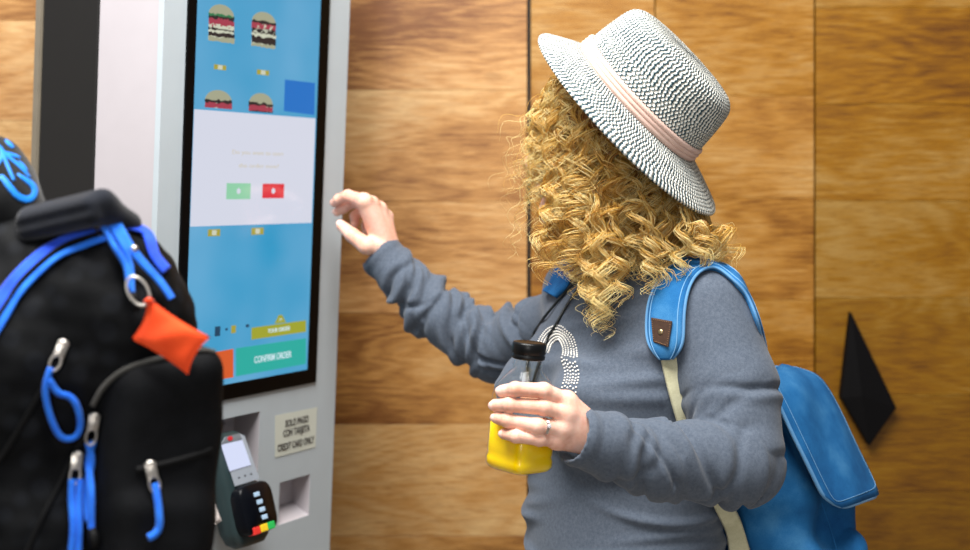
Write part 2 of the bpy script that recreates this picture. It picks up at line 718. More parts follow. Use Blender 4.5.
def screen_blue():
    t = NT('screen_blue')
    v = t.mapped((1, 1, 1))
    nz = t.noise(v, 5.0, 2)
    c = t.ramp(nz, [(0.3, lin((44, 162, 212))), (0.7, lin((116, 186, 230)))])
    t.l(c, t.b.inputs['Emission Color'])
    t.b.inputs['Emission Strength'].default_value = 0.82
    t.b.inputs['Base Color'].default_value = (0.01, 0.01, 0.01, 1)
    t.b.inputs['Roughness'].default_value = 0.2
    return t.m


E_ = dict(white=emit('screen_white', (222, 226, 242), 0.86), green=emit('screen_mint', (150, 218, 178), 0.85), red=emit('screen_red', (226, 40, 58), 0.9),
          teal=emit('screen_teal', (40, 180, 168), 0.85), orange=emit('screen_orange', (226, 96, 44), 0.85), olive=emit('screen_olive', (168, 172, 52), 0.85),
          deep=emit('screen_deep_blue', (10, 118, 208), 0.85), cream=emit('screen_cream', (216, 208, 188), 0.85), bun=emit('screen_bun', (176, 178, 150), 0.8),
          dark=emit('screen_patty', (40, 34, 40), 0.7), lett=emit('screen_lettuce', (46, 130, 84), 0.8), tom=emit('screen_tomato', (176, 62, 84), 0.8),
          chz=emit('screen_cheese', (214, 218, 196), 0.85), gold=emit('screen_gold', (176, 166, 62), 0.85), pale=emit('screen_pale_text', (214, 238, 246), 0.9),
          ink=emit('screen_ink', (36, 78, 110), 0.7))
scr = flat('screen', rect(S_U0, VS0, S_U1, VS1), 0.0034, screen_blue(), kiosk)
pop = flat('message_panel', [(S_U0 + 0.0006, kuv(190, 226.4)[1]), (S_U1 - 0.003, kuv(190, 226.4)[1]), (S_U1 - 0.003, kuv(193.6, 109.2)[1]), (S_U0 + 0.0006, kuv(193.6, 109.2)[1])], 0.0038, E_['white'], scr)


def circ(c, r, k=16, sq=1.0):
    return [(c[0] + r * math.cos(2 * math.pi * i / k), c[1] + r * sq * math.sin(2 * math.pi * i / k)) for i in range(k)]


def text(name, s, u, v, h, n, mat, parent, width=None, O=None, A=None, B=None, bold=0.0):
    cu = bpy.data.curves.new('t', 'FONT')
    cu.body = s
    cu.align_x = 'CENTER'
    cu.align_y = 'CENTER'
    cu.size = 1.0
    cu.offset = bold
    cu.extrude = 0.02
    to = bpy.data.objects.new('t', cu)
    COL.objects.link(to)
    dg = bpy.context.evaluated_depsgraph_get()
    me = bpy.data.meshes.new_from_object(to.evaluated_get(dg))
    vv = np.array([x.co[:] for x in me.vertices])
    ff = [tuple(p.vertices) for p in me.polygons]
    bpy.data.objects.remove(to)
    w0 = vv[:, 0].max() - vv[:, 0].min()
    hh = 0.7
    sx = (width / w0) if width else h / hh
    sy = h / hh
    O = K_O if O is None else O
    A = K_W if A is None else A
    B = K_V if B is None else B
    N = np.cross(A, B)
    pts = [O + A * (u + x * sx) + B * (v + y * sy) + N * (n + z * 0.01) for x, y, z in vv]
    return mobj(name, pts, ff, mat, parent, smooth=False)


c1, c2 = kuv(256, 153), kuv(257, 166)
text('message_text', 'Do you want to start', c1[0], c1[1], 0.006, 0.0043, E_['cream'], pop, 0.112)
text('message_text', 'the order now?', c2[0], c2[1], 0.006, 0.0043, E_['cream'], pop, 0.088)
for nm, (a, b, c, d), m in (('accept_button', (224.5, 183, 248, 199), 'green'), ('decline_button', (260.5, 183.5, 281.5, 198), 'red')):
    bt = flat(nm, prect(a, b, c, d), 0.0042, E_[m], pop)
    cc = kuv((a + c) / 2, (b + d) / 2)
    flat('button_dot', circ(cc, 0.0042), 0.0046, E_['white'], bt)


def burger(cx, cy, w, h, cut, rich):
    """picture of a layered burger on the screen; cut = visible fraction from the top"""
    a = kuv(cx, cy)
    hw = 0.5 * (kuv(cx + w / 2, cy)[0] - kuv(cx - w / 2, cy)[0])
    hv = kuv(cx, cy - h / 2)[1] - kuv(cx, cy + h / 2)[1]
    top = a[1] + hv / 2
    bg = flat('burger_picture', rect(a[0] - hw * 0.96, top - hv * min(cut, 0.97), a[0] + hw * 0.96, top - hv * 0.26), 0.0038, E_['chz'], scr)
    dome = [(a[0] + hw * math.cos(math.pi * i / 14), top - hv * 0.30 + hv * 0.30 * math.sin(math.pi * i / 14)) for i in range(15)]
    flat('bun', dome, 0.0041, E_['bun'], bg)
    lay = [('lett', 0.27, 0.37), ('dark', 0.32, 0.43), ('tom', 0.40, 0.55), ('chz', 0.55, 0.66), ('dark', 0.64, 0.70), ('chz', 0.7, 0.76), ('dark', 0.76, 0.87), ('bun', 0.87, 1.0)]
    if not rich:
        lay = [('dark', 0.26, 0.36), ('tom', 0.34, 0.50), ('dark', 0.48, 0.62), ('chz', 0.62, 0.71), ('dark', 0.71, 0.9), ('bun', 0.9, 1.0)]
    r = random.Random(int(cx))
    for q_, (m, t0, t1) in enumerate(lay):
        if t0 >= cut:
            continue
        t1 = min(t1, cut)
        k = 12
        up = [(a[0] + hw * (2 * i / k - 1) * r.uniform(0.97, 1.05), top - hv * (t0 + r.uniform(-0.03, 0.03))) for i in range(k + 1)]
        lo = [(a[0] + hw * (2 * i / k - 1) * r.uniform(0.97, 1.03), top - hv * min(cut, t1 + r.uniform(-0.03, 0.035))) for i in range(k, -1, -1)]
        flat('filling', up + lo, 0.0043 + 0.00022 * q_, E_[m], bg)
    if cut > 0.5:
        m_ = MB()
        for i in range(26):
            u, v = a[0] + hw * r.uniform(-0.9, 0.9), top - hv * r.uniform(0.38, min(cut, 0.62))
            m_.prism([K(u + x, v + y, 0.0062) for x, y in circ((0, 0), r.uniform(0.0008, 0.002), 6)], K_N * 0.0002)
        m_.build('garnish', E_['chz'] if not rich else E_['tom'], bg, smooth=False)


burger(219, 23.5, 25.5, 38, 1.0, True)
burger(261.5, 30, 24, 36, 1.0, False)
burger(216, 109, 27, 38, 0.48, False)
burger(258.5, 112, 24, 38, 0.50, False)
for x, y in ((218, 67.3), (261, 72.5), (212, 232.5), (255.5, 231)):
    pt = flat('price_tag', prect(x - 6, y - 3.2, x + 6, y + 3.2), 0.0038, E_['gold'], scr)
    flat('price_digit', prect(x - 2.2, y - 2.4, x + 2.2, y + 2.4), 0.0042, E_['chz'], pt)
flat('picture_tile', [tuple(kuv(282, 111)), tuple(kuv(312.5, 115)), tuple(kuv(313, 83)), tuple(kuv(283, 79.5))], 0.00365, E_['deep'], scr)
go = flat('confirm_button', [tuple(kuv(234, 376)), tuple(kuv(304, 363.5)), tuple(kuv(304, 338)), tuple(kuv(234, 348))], 0.0038, E_['teal'], scr)
c = kuv(271, 357)
text('button_text', 'CONFIRM ORDER', c[0], c[1], 0.010, 0.0042, E_['pale'], go, 0.085, bold=0.01)
tabp = flat('order_tab', [tuple(kuv(249.5, 339.5)), tuple(kuv(304, 331.5)), tuple(kuv(304, 320)), tuple(kuv(249.5, 327.5))], 0.0038, E_['olive'], scr)
c = kuv(277, 329.5)
text('tab_text', 'YOUR ORDER', c[0], c[1], 0.006, 0.0042, E_['pale'], tabp, 0.052, bold=0.012)
ta_, tb_, tc_ = kuv(272.5, 323.5), kuv(284, 322), kuv(278.5, 314.5)
arr = flat('tab_arrow', [tuple(ta_), tuple(tb_), tuple(tc_ + [0.004, -0.0005]), tuple(tc_ - [0.004, 0.0])], 0.0038, E_['olive'], scr)
c = kuv(278.4, 319.4)
flat('arrow_mark', [(c[0] - 0.004, c[1] - 0.002), (c[0], c[1] + 0.003), (c[0] + 0.004, c[1] - 0.002), (c[0], c[1] + 0.0005)], 0.0042, E_['pale'], arr)
flat('cancel_button', [tuple(kuv(212, 380)), tuple(kuv(231.3, 377)), tuple(kuv(231.3, 348.5)), tuple(kuv(212, 352))], 0.0038, E_['orange'], scr)
for x, y, w_, h_, m in ((231.5, 329, 2.2, 7, 'gold'), (245.5, 325.5, 1.5, 2.5, 'ink'), (224.5, 329, 1.2, 2, 'ink'), (215.5, 331, 2.5, 9, 'ink')):
    flat('cart_icon', prect(x - w_, y - h_ / 2, x + w_, y + h_ / 2), 0.0038, E_[m], scr)

# paper notice
M_NOTE = simple('notice_paper', (206, 210, 198), 0.6, var=0.02)
M_INK = simple('notice_ink', (58, 50, 46), 0.7)
nb = [tuple(kuv(274.5, 457.5)), tuple(kuv(315, 447)), tuple(kuv(317, 407)), tuple(kuv(274.5, 415.5))]
note = flat('notice_plate', nb, 0.0006, M_NOTE, kiosk)
for s, x, y, wd in (('SOLO PAGO', 296.5, 421.5, 0.056), ('CON TARJETA', 296, 431, 0.064), ('CREDIT CARD ONLY', 295.5, 444, 0.088)):
    c = kuv(x, y)
    text('notice_text', s, c[0], c[1], 0.0105, 0.0012, M_INK, note, wd, bold=0.02)
mb = MB()
mb.sphere(K(*kuv(247.5, 430), -0.047), (0.005, 0.005, 0.003), R=np.stack([K_W, K_V, K_N], 1))
mb.build('recess_screw', M_WHITE, kiosk)

# ------------------------------------------------------------------ payment terminal
tt = math.radians(19)
T_A = K_W
T_B = K_V * math.cos(tt) - K_N * math.sin(tt)     # up along the terminal face
T_N = np.cross(T_A, T_B)
T_O = K(*kuv(240, 457), 0.028)


def tuv(px, py):
    return on_plane(T_O, T_A, T_B, px, py)


def T(u, v, n=0.0):
    return T_O + T_A * u + T_B * v + T_N * n


TR = np.stack([T_A, T_B, T_N], 1)
M_TBODY = simple('terminal_dark_teal', (34, 50, 52), 0.4, var=0.04)
M_TGLOSS = simple('terminal_gloss_black', (6, 8, 14), 0.3, spec=0.15)
M_TGREY = simple('terminal_grey', (150, 158, 168), 0.4)
term = thing('card_terminal', 'dark card payment terminal with lit screen mounted in the white kiosk', 'card terminal', T(0, -0.1, -0.03))
# body: lofted outline
top = tuv(231, 431)[1]
bot = tuv(247, 547)[1]
uL, uR = tuv(219, 448)[0], tuv(246, 441)[0]
uR2 = tuv(273, 500)[0]
uL2 = tuv(231, 500)[0]
prof = [(top, -0.022 + 0.02, 0.010), (top - 0.006, 0.0, 0.0)]
mb = MB()


def trow(v, ul, ur, n0, n1, k=24, p=3.5):
    out = []
    for i in range(k):
        a = 2 * math.pi * i / k
        cx_, cy_ = math.cos(a), math.sin(a)
        e = 2 / p
        x = math.copysign(abs(cx_) ** e, cx_)
        y = math.copysign(abs(cy_) ** e, cy_)
        out.append(T((ul + ur) / 2 + (ur - ul) / 2 * x, v, (n0 + n1) / 2 + (n1 - n0) / 2 * y))
    return out


G = []
H_ = top - bot
for s, wd, nb_, nf in ((0, 0.55, -0.022, -0.006), (0.015, 0.78, -0.030, -0.002), (0.05, 0.97, -0.036, 0.0), (0.12, 1.06, -0.040, 0.001), (0.40, 1.12, -0.042, 0.001), (0.46, 1.2, -0.044, 0.001),
                       (0.60, 1.3, -0.046, 0.001), (0.85, 1.3, -0.044, 0.0), (0.95, 1.18, -0.038, -0.003), (1.0, 0.85, -0.03, -0.008)):
    v = top - s * H_
    m_, hw = (uL + uR) / 2 + 0.003 * s, (uR - uL) / 2 * 1.06
    sh = 0.008 * max(0, min(1, (s - 0.4) / 0.15))
    G.append(trow(v, m_ - hw * wd + sh, m_ + hw * wd + sh, nb_, nf))
mb.grid(G, closed_v=True)
mb.f += [tuple(range(24))[::-1], tuple(len(mb.v) - 24 + i for i in range(24))]
mb.mi += [0, 0]
mb.build('terminal_body', M_TBODY, term)


def tflat(name, pts, n, mat, th=0.001, parent=None, bevel=0.0):
    m = MB()
    m.prism([T(*tuv(x, y), n) for x, y in pts], T_N * th)
    return m.build(name, mat, parent or term, smooth=False, bevel=bevel)


fp = tflat('face_plate', [(220, 443), (224.5, 437), (238, 433.5), (243.5, 436), (258.5, 479), (234, 486.5)], 0.0012, M_TGREY)
tflat('terminal_screen', [(219.5, 445.3), (241, 440.3), (249.6, 465.2), (228.3, 471.6)], 0.0024, emit('terminal_screen_glow', (214, 222, 250), 0.95), 0.0006)
tflat('top_cap', [(219.8, 444), (224.5, 437), (238, 433.5), (240.3, 439.2)], 0.0024, simple('terminal_cap_grey', (112, 118, 124), 0.4), 0.0006)
mb = MB()
c = tuv(228.5, 438.8)
mb.prism([T(c[0] + x, c[1] + y, 0.003) for x, y in circ((0, 0), 0.0055, 14, 0.6)], T_N * 0.0006)
mb.build('red_badge', simple('badge_red', (190, 44, 52), 0.4), term, smooth=False)
for x, y in ((238, 478), (244, 476), (250, 474.2)):
    c = tuv(x, y)
    m = MB()
    m.sphere(T(c[0], c[1], 0.002), (0.0022, 0.0012, 0.0008), 8, 6, TR)
    m.build('soft_key', M_TGLOSS, term)
# raised keypad shield
mb = MB()
G = []
for s, n_ in ((1.0, -0.004), (1.0, 0.012), (0.93, 0.016), (0.0, 0.016)):
    ring = []
    for i in range(28):
        a = 2 * math.pi * i / 28
        e = 2 / 4.5
        x, y = math.cos(a), math.sin(a)
        x, y = math.copysign(abs(x) ** e, x), math.copysign(abs(y) ** e, y)
        c0 = tuv(251.5, 509)
        ring.append(T(c0[0] + 0.0345 * s * x, c0[1] + 0.036 * s * y, n_))
    G.append(ring)
mb.grid(G, closed_v=True)
mb.build('keypad_shield', M_TGLOSS, term)
M_KEY = simple('key_light_blue', (168, 196, 222), 0.4)
kp = np.array([[252.5, 493], [255.5, 500.5], [258, 508], [260.5, 515.5]])
for x, y in kp:
    c = tuv(x - 4.5, y + 3.2)
    m = MB()
    m.box(T(c[0], c[1], 0.017), (0.0052, 0.0032, 0.0016), TR)
    m.build('number_key', M_KEY, term, smooth=False, bevel=0.0008)
    c = tuv(x + 1.5, y + 2.2)
for (x, y), col, nm in (((248.5, 531.5), (214, 50, 44), 'cancel_key'), ((255.8, 528.5), (230, 196, 40), 'clear_key'), ((263, 526), (40, 176, 84), 'enter_key')):
    c = tuv(x - 0.2, y + 1.0)
    m = MB()
    m.box(T(c[0], c[1], 0.012), (0.0072, 0.0052, 0.006), TR)
    m.build(nm, simple(nm + '_plastic', col, 0.4), term, smooth=False, bevel=0.001)
mb = MB()
for r0 in range(3):
    pass
mb.box(T(0, -0.03, -0.052), (0.012, 0.03, 0.012), TR)
mb.build('mount_bracket', M_TBODY, term, smooth=False)
# receipt paper
mb = MB()
k = 9
Ac = catmull([T(*tuv(*p), -0.018) for p in ((214, 486), (219, 492), (226, 505), (231, 519))], k)
Bc = catmull([T(*tuv(*p), -0.024) for p in ((212, 512), (215, 514), (220, 517), (228, 522))], k)
ribbon(Ac, Bc, np.tile(nrm(T_N), (k, 1)), 0.0006, mb, nw=4)
tag(mb.build('paper_receipt', simple('receipt_paper', (226, 214, 208), 0.7), origin=Ac[-1]), 'curled white paper receipt sticking out beside the card terminal', 'receipt')
# ================================================================== the woman
AW = math.radians(28)
FW = np.array([-math.cos(AW), -math.sin(AW), 0.0])      # the way her chest faces
LT = np.array([math.sin(AW), -math.cos(AW), 0.0])       # her left
UPZ = np.array([0, 0, 1.0])
TC = np.array([0.185, 1.68, 0.0])                       # trunk axis on the floor

TZ = np.array([0.80, 0.86, 0.92, 1.00, 1.07, 1.14, 1.21, 1.28, 1.335, 1.375, 1.405, 1.44])
TA = np.array([0.176, 0.178, 0.176, 0.154, 0.146, 0.146, 0.151, 0.160, 0.158, 0.135, 0.090, 0.050])
TB = np.array([0.128, 0.130, 0.128, 0.118, 0.112, 0.108, 0.110, 0.112, 0.100, 0.082, 0.062, 0.046])
TF = np.array([-0.01, -0.01, -0.005, 0.006, 0.010, 0.008, 0.004, 0.0, -0.008, -0.014, -0.012, -0.002])


def trunk(V, grow=0.0):
    zz = V.Z
    zs = np.linspace(0.7, 1.5, 400)

    def cub(y):
        yy = np.interp(zs, TZ, y)
        k = np.hanning(31)
        yp = np.pad(yy, 15, mode='edge')
        return np.convolve(yp, k / k.sum(), 'valid')
    a = np.interp(zz, zs, cub(TA)).astype(np.float32) + grow
    b = np.interp(zz, zs, cub(TB)).astype(np.float32) + grow
    f0 = np.interp(zz, zs, cub(TF)).astype(np.float32)
    x, y = V.X - TC[0], V.Y - TC[1]
    l = x * LT[0] + y * LT[1]
    f = x * FW[0] + y * FW[1] - f0
    return (np.sqrt((l / a) ** 2 + (f / b) ** 2) - 1) * np.minimum(a, b)


def body_pt(l, f, z):
    return TC + LT * l + FW * f + UPZ * z


# arms
LA = [P(707, 313, 1.565), P(732, 388, 1.525), P(741, 464, 1.485), P(660, 461, 1.435), P(575, 435.5, 1.385)]
LR = [0.056, 0.054, 0.050, 0.041, 0.0305]
RA = [P(590, 314, 1.80), P(542, 328, 1.88), P(494, 348, 1.945), P(434, 311, 1.965), P(380, 253, 1.985)]
RR = [0.052, 0.044, 0.050, 0.043, 0.0325]
L_CUFF_DIR, R_CUFF_DIR = nrm(LA[4] - LA[3]), nrm(RA[4] - RA[3])


def shirt_sdf(V, arms=True):
    d = trunk(V)
    for s in (-1, 1):
        d = smin(d, V.ell(body_pt(0.068 * s, 0.082, 1.235), (0.066, 0.062, 0.066)), 0.035)
        d = smin(d, V.cone(body_pt(0.05 * s, -0.005, 1.402), body_pt((0.120 if s > 0 else 0.132) * s, -0.004, 1.350 if s > 0 else 1.364), 0.038, 0.047), 0.03)
    if arms:
        la = V.chain(LA, LR, 0.012)
        ra = V.chain(RA, RR, 0.012)
        d = smin(d, np.minimum(la, ra), 0.018)
        for A, R, D in ((LA, LR, L_CUFF_DIR), (RA, RR, R_CUFF_DIR)):
            c = A[4]
            # the sleeve ends in a clean cuff
            seg = V.cone(c - D * 0.05, c + D * 0.06, 0.06, 0.06)
            cut = V.plane(c + D * 0.004, D)
            d = np.where(seg < 0, np.maximum(d, cut), d)
            d = np.maximum(d, -V.cone(c - D * 0.022, c + D * 0.05, R[4] - 0.004, R[4] - 0.003))
    hem = 0.875
    d = np.maximum(d, hem - V.Z)
    d = np.maximum(d, V.Z - 1.428)
    return d


V = Vol((-0.22, 1.30, 0.86), (0.50, 2.06, 1.46), 0.0030)
sv, sq = V.mesh(shirt_sdf(V))
sv = relax(sv, sq, 2, 0.4)

# folds ---------------------------------------------------------------


def arm_param(p, A):
    A = np.asarray(A)
    best = np.full(len(p), 1e9)
    s = np.zeros(len(p))
    foot = np.zeros_like(p)
    axis = np.zeros_like(p)
    acc = 0
    for i in range(len(A) - 1):
        ba = A[i + 1] - A[i]
        L = np.linalg.norm(ba)
        t = np.clip((p - A[i]) @ ba / L ** 2, 0, 1)
        q = A[i] + t[:, None] * ba
        dd = np.linalg.norm(p - q, axis=1)
        m = dd < best
        best[m] = dd[m]
        s[m] = acc + t[m] * L
        foot[m] = q[m]
        axis[m] = ba / L
        acc += L
    return s, best, foot, axis, acc


def folds(v, A, R, seed, n, smin_, smax_, amp, ref, dens=None):
    """cloth folds running obliquely round a sleeve"""
    r = np.random.default_rng(seed)
    s, dist, foot, axis, L = arm_param(v, A)
    mask = np.clip(1 - (dist - 0.062) / 0.02, 0, 1)
    rad = v - foot
    rad /= np.linalg.norm(rad, axis=1)[:, None] + 1e-9
    ux = np.cross(axis, ref)
    ux /= np.linalg.norm(ux, axis=1)[:, None] + 1e-9
    uy = np.cross(axis, ux)
    th = np.arctan2((rad * uy).sum(1), (rad * ux).sum(1))
    out = np.zeros(len(v))
    for _ in range(n):
        s0 = r.uniform(smin_, smax_) if dens is None else np.clip(r.normal(dens[0], dens[1]), smin_, smax_)
        th0 = r.uniform(-math.pi, math.pi)
        sl = r.normal(0.016, 0.016)
        w = r.uniform(0.0042, 0.0070)
        span = r.uniform(0.8, 1.7)
        dth = (th - th0 + math.pi) % (2 * math.pi) - math.pi
        env = np.exp(-(dth / span) ** 2)
        x = (s - s0 - sl * dth + 0.004 * np.sin(3 * dth + s0 * 90)) / w
        out += r.uniform(0.5, 1.0) * env * (-np.exp(-x ** 2) + 0.42 * np.exp(-((x - 2.3) / 1.5) ** 2))
    return out * amp * mask


sn = vnormals(sv, sq)
sL, dL, *_ = arm_param(sv, LA)
sR, dR, *_ = arm_param(sv, RA)
isL, isR = dL < 0.064, dR < 0.062
disp = folds(sv, LA, LR, 3, 18, 0.10, 0.40, 0.0085, UPZ + 0.01, (0.20, 0.045))
disp += folds(sv, LA, LR, 5, 14, 0.25, 0.385, 0.0065, UPZ + 0.01)
disp += folds(sv, RA, RR, 8, 38, 0.10, 0.39, 0.0115, UPZ + 0.02, (0.25, 0.08))
disp += folds(sv, RA, RR, 19, 14, 0.30, 0.43, 0.010, UPZ + 0.02)
# drag lines across the trunk
rel = sv - TC
l_, f_, z_ = rel @ LT, rel @ FW, sv[:, 2]
trk = np.clip((np.minimum(dL - 0.055, dR - 0.055)) / 0.03, 0, 1)
lines = np.zeros(len(sv))
rr = np.random.default_rng(12)
for _ in range(34):
    z0, l0 = rr.uniform(1.0, 1.37), rr.uniform(-0.12, 0.16)
    sl = rr.normal(0.10, 0.22)
    w_ = rr.uniform(0.005, 0.010)
    env = np.exp(-((l_ - l0) / rr.uniform(0.03, 0.07)) ** 2)
    x = (z_ - z0 - sl * (l_ - l0) - 0.5 * (l_ - l0) ** 2) / w_
    lines += rr.uniform(0.4, 1) * env * np.exp(-x ** 2)
disp += lines * 0.0065 * trk
disp += snoise(sv, 20, 4) * 0.0008 * (1 - 0.4 * trk)
sv = sv + sn * np.clip(disp, -0.009, 0.010)[:, None]
sv = relax(sv, sq, 1, 0.3)
# rolled cuff edge
for A, R, D in ((LA, LR, L_CUFF_DIR), (RA, RR, R_CUFF_DIR)):
    t = (sv - A[4]) @ D
    near = np.linalg.norm(sv - A[4], axis=1) < 0.06
    e = np.exp(-((t + 0.005) / 0.004) ** 2) - 0.7 * np.exp(-((t + 0.016) / 0.003) ** 2)
    sv = sv + sn * (near * e * 0.0012)[:, None]
shirt_tree = bvh(sv, sq)

V2 = Vol((-0.02, 1.46, 0.86), (0.42, 1.92, 1.46), 0.008)
tv, tq = V2.mesh(shirt_sdf(V2, False))
trunk_tree = bvh(tv, tq)

# ---------------------------------------------------------------- hands
BOT_D = 1.40
B_BASE = P(518.5, 469.5, BOT_D)
B_TOP = P(529.5, 345.0, BOT_D)
B_AX = nrm(B_TOP - B_BASE)
B_H = np.linalg.norm(B_TOP - B_BASE)
_q = nrm(np.array([0.71, -0.70, 0.0]) - B_AX * (np.array([0.71, -0.70, 0.0]) @ B_AX))
B_R = np.stack([_q, np.cross(B_AX, _q), B_AX], 1)
B_PROF = [(0.0, 0.0235, 5), (0.0015, 0.0265, 5), (0.006, 0.0290, 6), (0.012, 0.0293, 6), (0.0165, 0.0280, 6), (0.020, 0.0287, 6), (0.078, 0.0284, 6), (0.084, 0.0280, 5), (0.091, 0.0262, 4),
          (0.098, 0.0228, 3), (0.1035, 0.0190, 2.4), (0.108, 0.0160, 2), (0.111, 0.0149, 2), (0.1135, 0.0165, 2), (0.1155, 0.0149, 2), (0.128, 0.0140, 2)]


def bottle_rings(prof, inset=0.0, k=48):
    G = []
    for h, r, p in prof:
        ring = []
        for i in range(k):
            a = 2 * math.pi * (i + 0.5) / k
            c, s_ = math.cos(a), math.sin(a)
            q = (abs(c) ** p + abs(s_) ** p) ** (-1 / p)
            ring.append(B_BASE + B_R @ np.array([(r - inset) * q * c, (r - inset) * q * s_, h]))
        G.append(ring)
    return np.array(G)


Gb = bottle_rings(B_PROF)
kk = Gb.shape[1]
bq = np.array([(i * kk + j, i * kk + (j + 1) % kk, (i + 1) * kk + (j + 1) % kk, (i + 1) * kk + j) for i in range(len(Gb) - 1) for j in range(kk)])
bottle_tree = bvh(Gb.reshape(-1, 3), bq)


def onb(px, py, r, dflt):
    """finger axis point lying r in front of the bottle wall"""
    dr = nrm(P(px, py, 1.0) - CAM)
    h = bottle_tree.ray_cast(Vector(CAM), Vector(dr))
    if h[0] is None:
        return P(px, py, dflt)
    n = np.array(h[1])
    n = n if n @ dr < 0 else -n
    return np.array(h[0]) + n * (r + 0.0004)


def hand(V, wrist, palm_pts, palm_r, fingers, thumb, kp=0.010, wr=0.0165):
    d = None
    for m, r in zip(palm_pts, palm_r):
        c = V.cone(wrist, m, wr, r)
        d = c if d is None else smin(d, c, kp)
    for a, b in zip(palm_pts[:-1], palm_pts[1:]):
        d = smin(d, V.cone(a, b, 0.0095, 0.0095), 0.006)
    fs = None
    for pts, rs in fingers:
        c = V.chain(pts, rs, 0.0015)
        for q, r in zip(pts[1:-1], rs[1:-1]):          # knuckles
            c = smin(c, V.ell(q, (r * 1.04,) * 3), 0.003)
        fs = c if fs is None else np.minimum(fs, c) if True else fs
    d = smin(d, fs, 0.0045)
    tp, tr = thumb
    d = smin(d, V.chain(tp, tr, 0.003), 0.007)
    return d


# left hand round the bottle
LW = P(610, 445.5, 1.405)
f_r = [0.0086, 0.0082, 0.0074, 0.0066]


def lfinger(mcp, pip, dip, tip, k=1.0):
    rs = [x * k for x in f_r]
    return ([P(*mcp), onb(*pip, rs[1], 1.372), onb(*dip, rs[2], 1.376), onb(*tip, rs[3], 1.38)], rs)


LF = [lfinger((567, 401, 1.381), (538, 391.5), (519, 391), (506.5, 392.5), 1.0),
      lfinger((567, 413, 1.377), (538, 406), (515, 404.5), (500, 405), 1.02),
      lfinger((563, 428, 1.377), (532, 424.5), (513, 420), (501.5, 417.5), 0.98),
      lfinger((557, 440, 1.380), (534, 437.5), (519, 435.5), (508.5, 433.5), 0.88)]
L_PALM = [f[0][0] for f in LF]
L_THUMB = ([P(596, 432, 1.412), P(572, 412, 1.432), P(548, 401, 1.444), P(527, 397, 1.446)], [0.013, 0.0115, 0.0095, 0.0075])
V = Vol(P(485, 462, 1.40) - np.array([0.0, 0.07, 0.01]), P(640, 370, 1.40) + np.array([0.0, 0.07, 0.01]), 0.0011)
d = hand(V, LW, L_PALM, [0.0105, 0.0108, 0.0105, 0.0098], LF, L_THUMB, 0.010, 0.0150)
d = smin(d, V.cone(LW, LW + (LW - P(567, 420, 1.38)) * 0.3, 0.0155, 0.016), 0.006)
lhv, lhq = V.mesh(d)
lhv = relax(lhv, lhq, 1, 0.4)

# right hand reaching for the screen
RW = P(389, 259, 1.99)
RF = [([P(364, 201, 1.955), P(348, 196, 1.985), P(339, 199.5, 2.00), P(334.5, 203, 2.012)], [0.0108, 0.0092, 0.0080, 0.0068]),
      ([P(371, 204, 1.975), P(353, 202, 2.012), P(343, 208, 2.022), P(337, 212, 2.022)], [0.0104, 0.0092, 0.0080, 0.0068]),
      ([P(379, 209, 1.995), P(364, 209, 2.03), P(355, 216, 2.03), P(355, 224, 2.018)], [0.0100, 0.0088, 0.0078, 0.0066]),
      ([P(386, 217, 2.012), P(374, 219, 2.04), P(366, 225, 2.035), P(366, 231, 2.02)], [0.0095, 0.0080, 0.0070, 0.0060])]
R_PALM = [f[0][0] for f in RF]
R_THUMB = ([P(379, 248, 1.972), P(366, 245.5, 1.957), P(352, 235, 1.967), P(341.5, 225.5, 1.982)], [0.0150, 0.0128, 0.0108, 0.0082])
V = Vol(P(318, 285, 2.0) - np.array([0, 0.08, 0]), P(412, 178, 2.0) + np.array([0, 0.08, 0]), 0.0013)
d = hand(V, RW, R_PALM, [0.012, 0.012, 0.0115, 0.0105], RF, R_THUMB, 0.012)
d = smin(d, V.cone(RW, RW + (RW - P(372, 215, 1.99)) * 0.45, 0.0185, 0.021), 0.008)
rhv, rhq = V.mesh(d)
rhv = relax(rhv, rhq, 1, 0.4)

# ---------------------------------------------------------------- head and the rest of the body
HC = P(612, 141, 1.675)
HF = nrm([-0.90, 0.38, 0.06])
HL = nrm(np.cross(UPZ, HF))
HU = np.cross(HF, HL)
HR = np.stack([HF, HL, HU], 1)


def Hd(f, l, u):
    return HC + HF * f + HL * l + HU * u


V = Vol(HC - np.array([0.16, 0.15, 0.30]), HC + np.array([0.16, 0.15, 0.15]), 0.0024)
d = V.ell(Hd(-0.008, 0, 0.022), (0.094, 0.074, 0.094), HR)
d = smin(d, V.ell(Hd(0.028, 0, -0.035), (0.062, 0.056, 0.082), HR), 0.03)
d = smin(d, V.ell(Hd(0.070, 0, -0.098), (0.022, 0.026, 0.018), HR), 0.03)          # chin
for s in (-1, 1):
    d = smin(d, V.ell(Hd(0.066, 0.036 * s, -0.018), (0.026, 0.024, 0.020), HR), 0.02)   # cheekbone
    d = smin(d, V.cone(Hd(0.082, 0.008 * s, 0.020), Hd(0.074, 0.042 * s, 0.018), 0.011, 0.010), 0.014)  # brow
    d = smax(d, -V.ell(Hd(0.096, 0.031 * s, 0.002), (0.016, 0.016, 0.011), HR), 0.010)   # eye socket
d = smin(d, V.cone(Hd(0.088, 0, 0.008), Hd(0.110, 0, -0.034), 0.008, 0.0105), 0.012)     # nose
for s in (-1, 1):
    d = smin(d, V.ell(Hd(0.098, 0.010 * s, -0.037), (0.010, 0.008, 0.007), HR), 0.006)
d = smin(d, V.cone(Hd(0.089, -0.018, -0.064), Hd(0.089, 0.018, -0.064), 0.006, 0.006), 0.008)   # lips
d = smin(d, V.ell(Hd(0.094, 0, -0.060), (0.006, 0.014, 0.005), HR), 0.006)
d = smin(d, V.ell(Hd(0.091, 0, -0.071), (0.007, 0.013, 0.006), HR), 0.006)
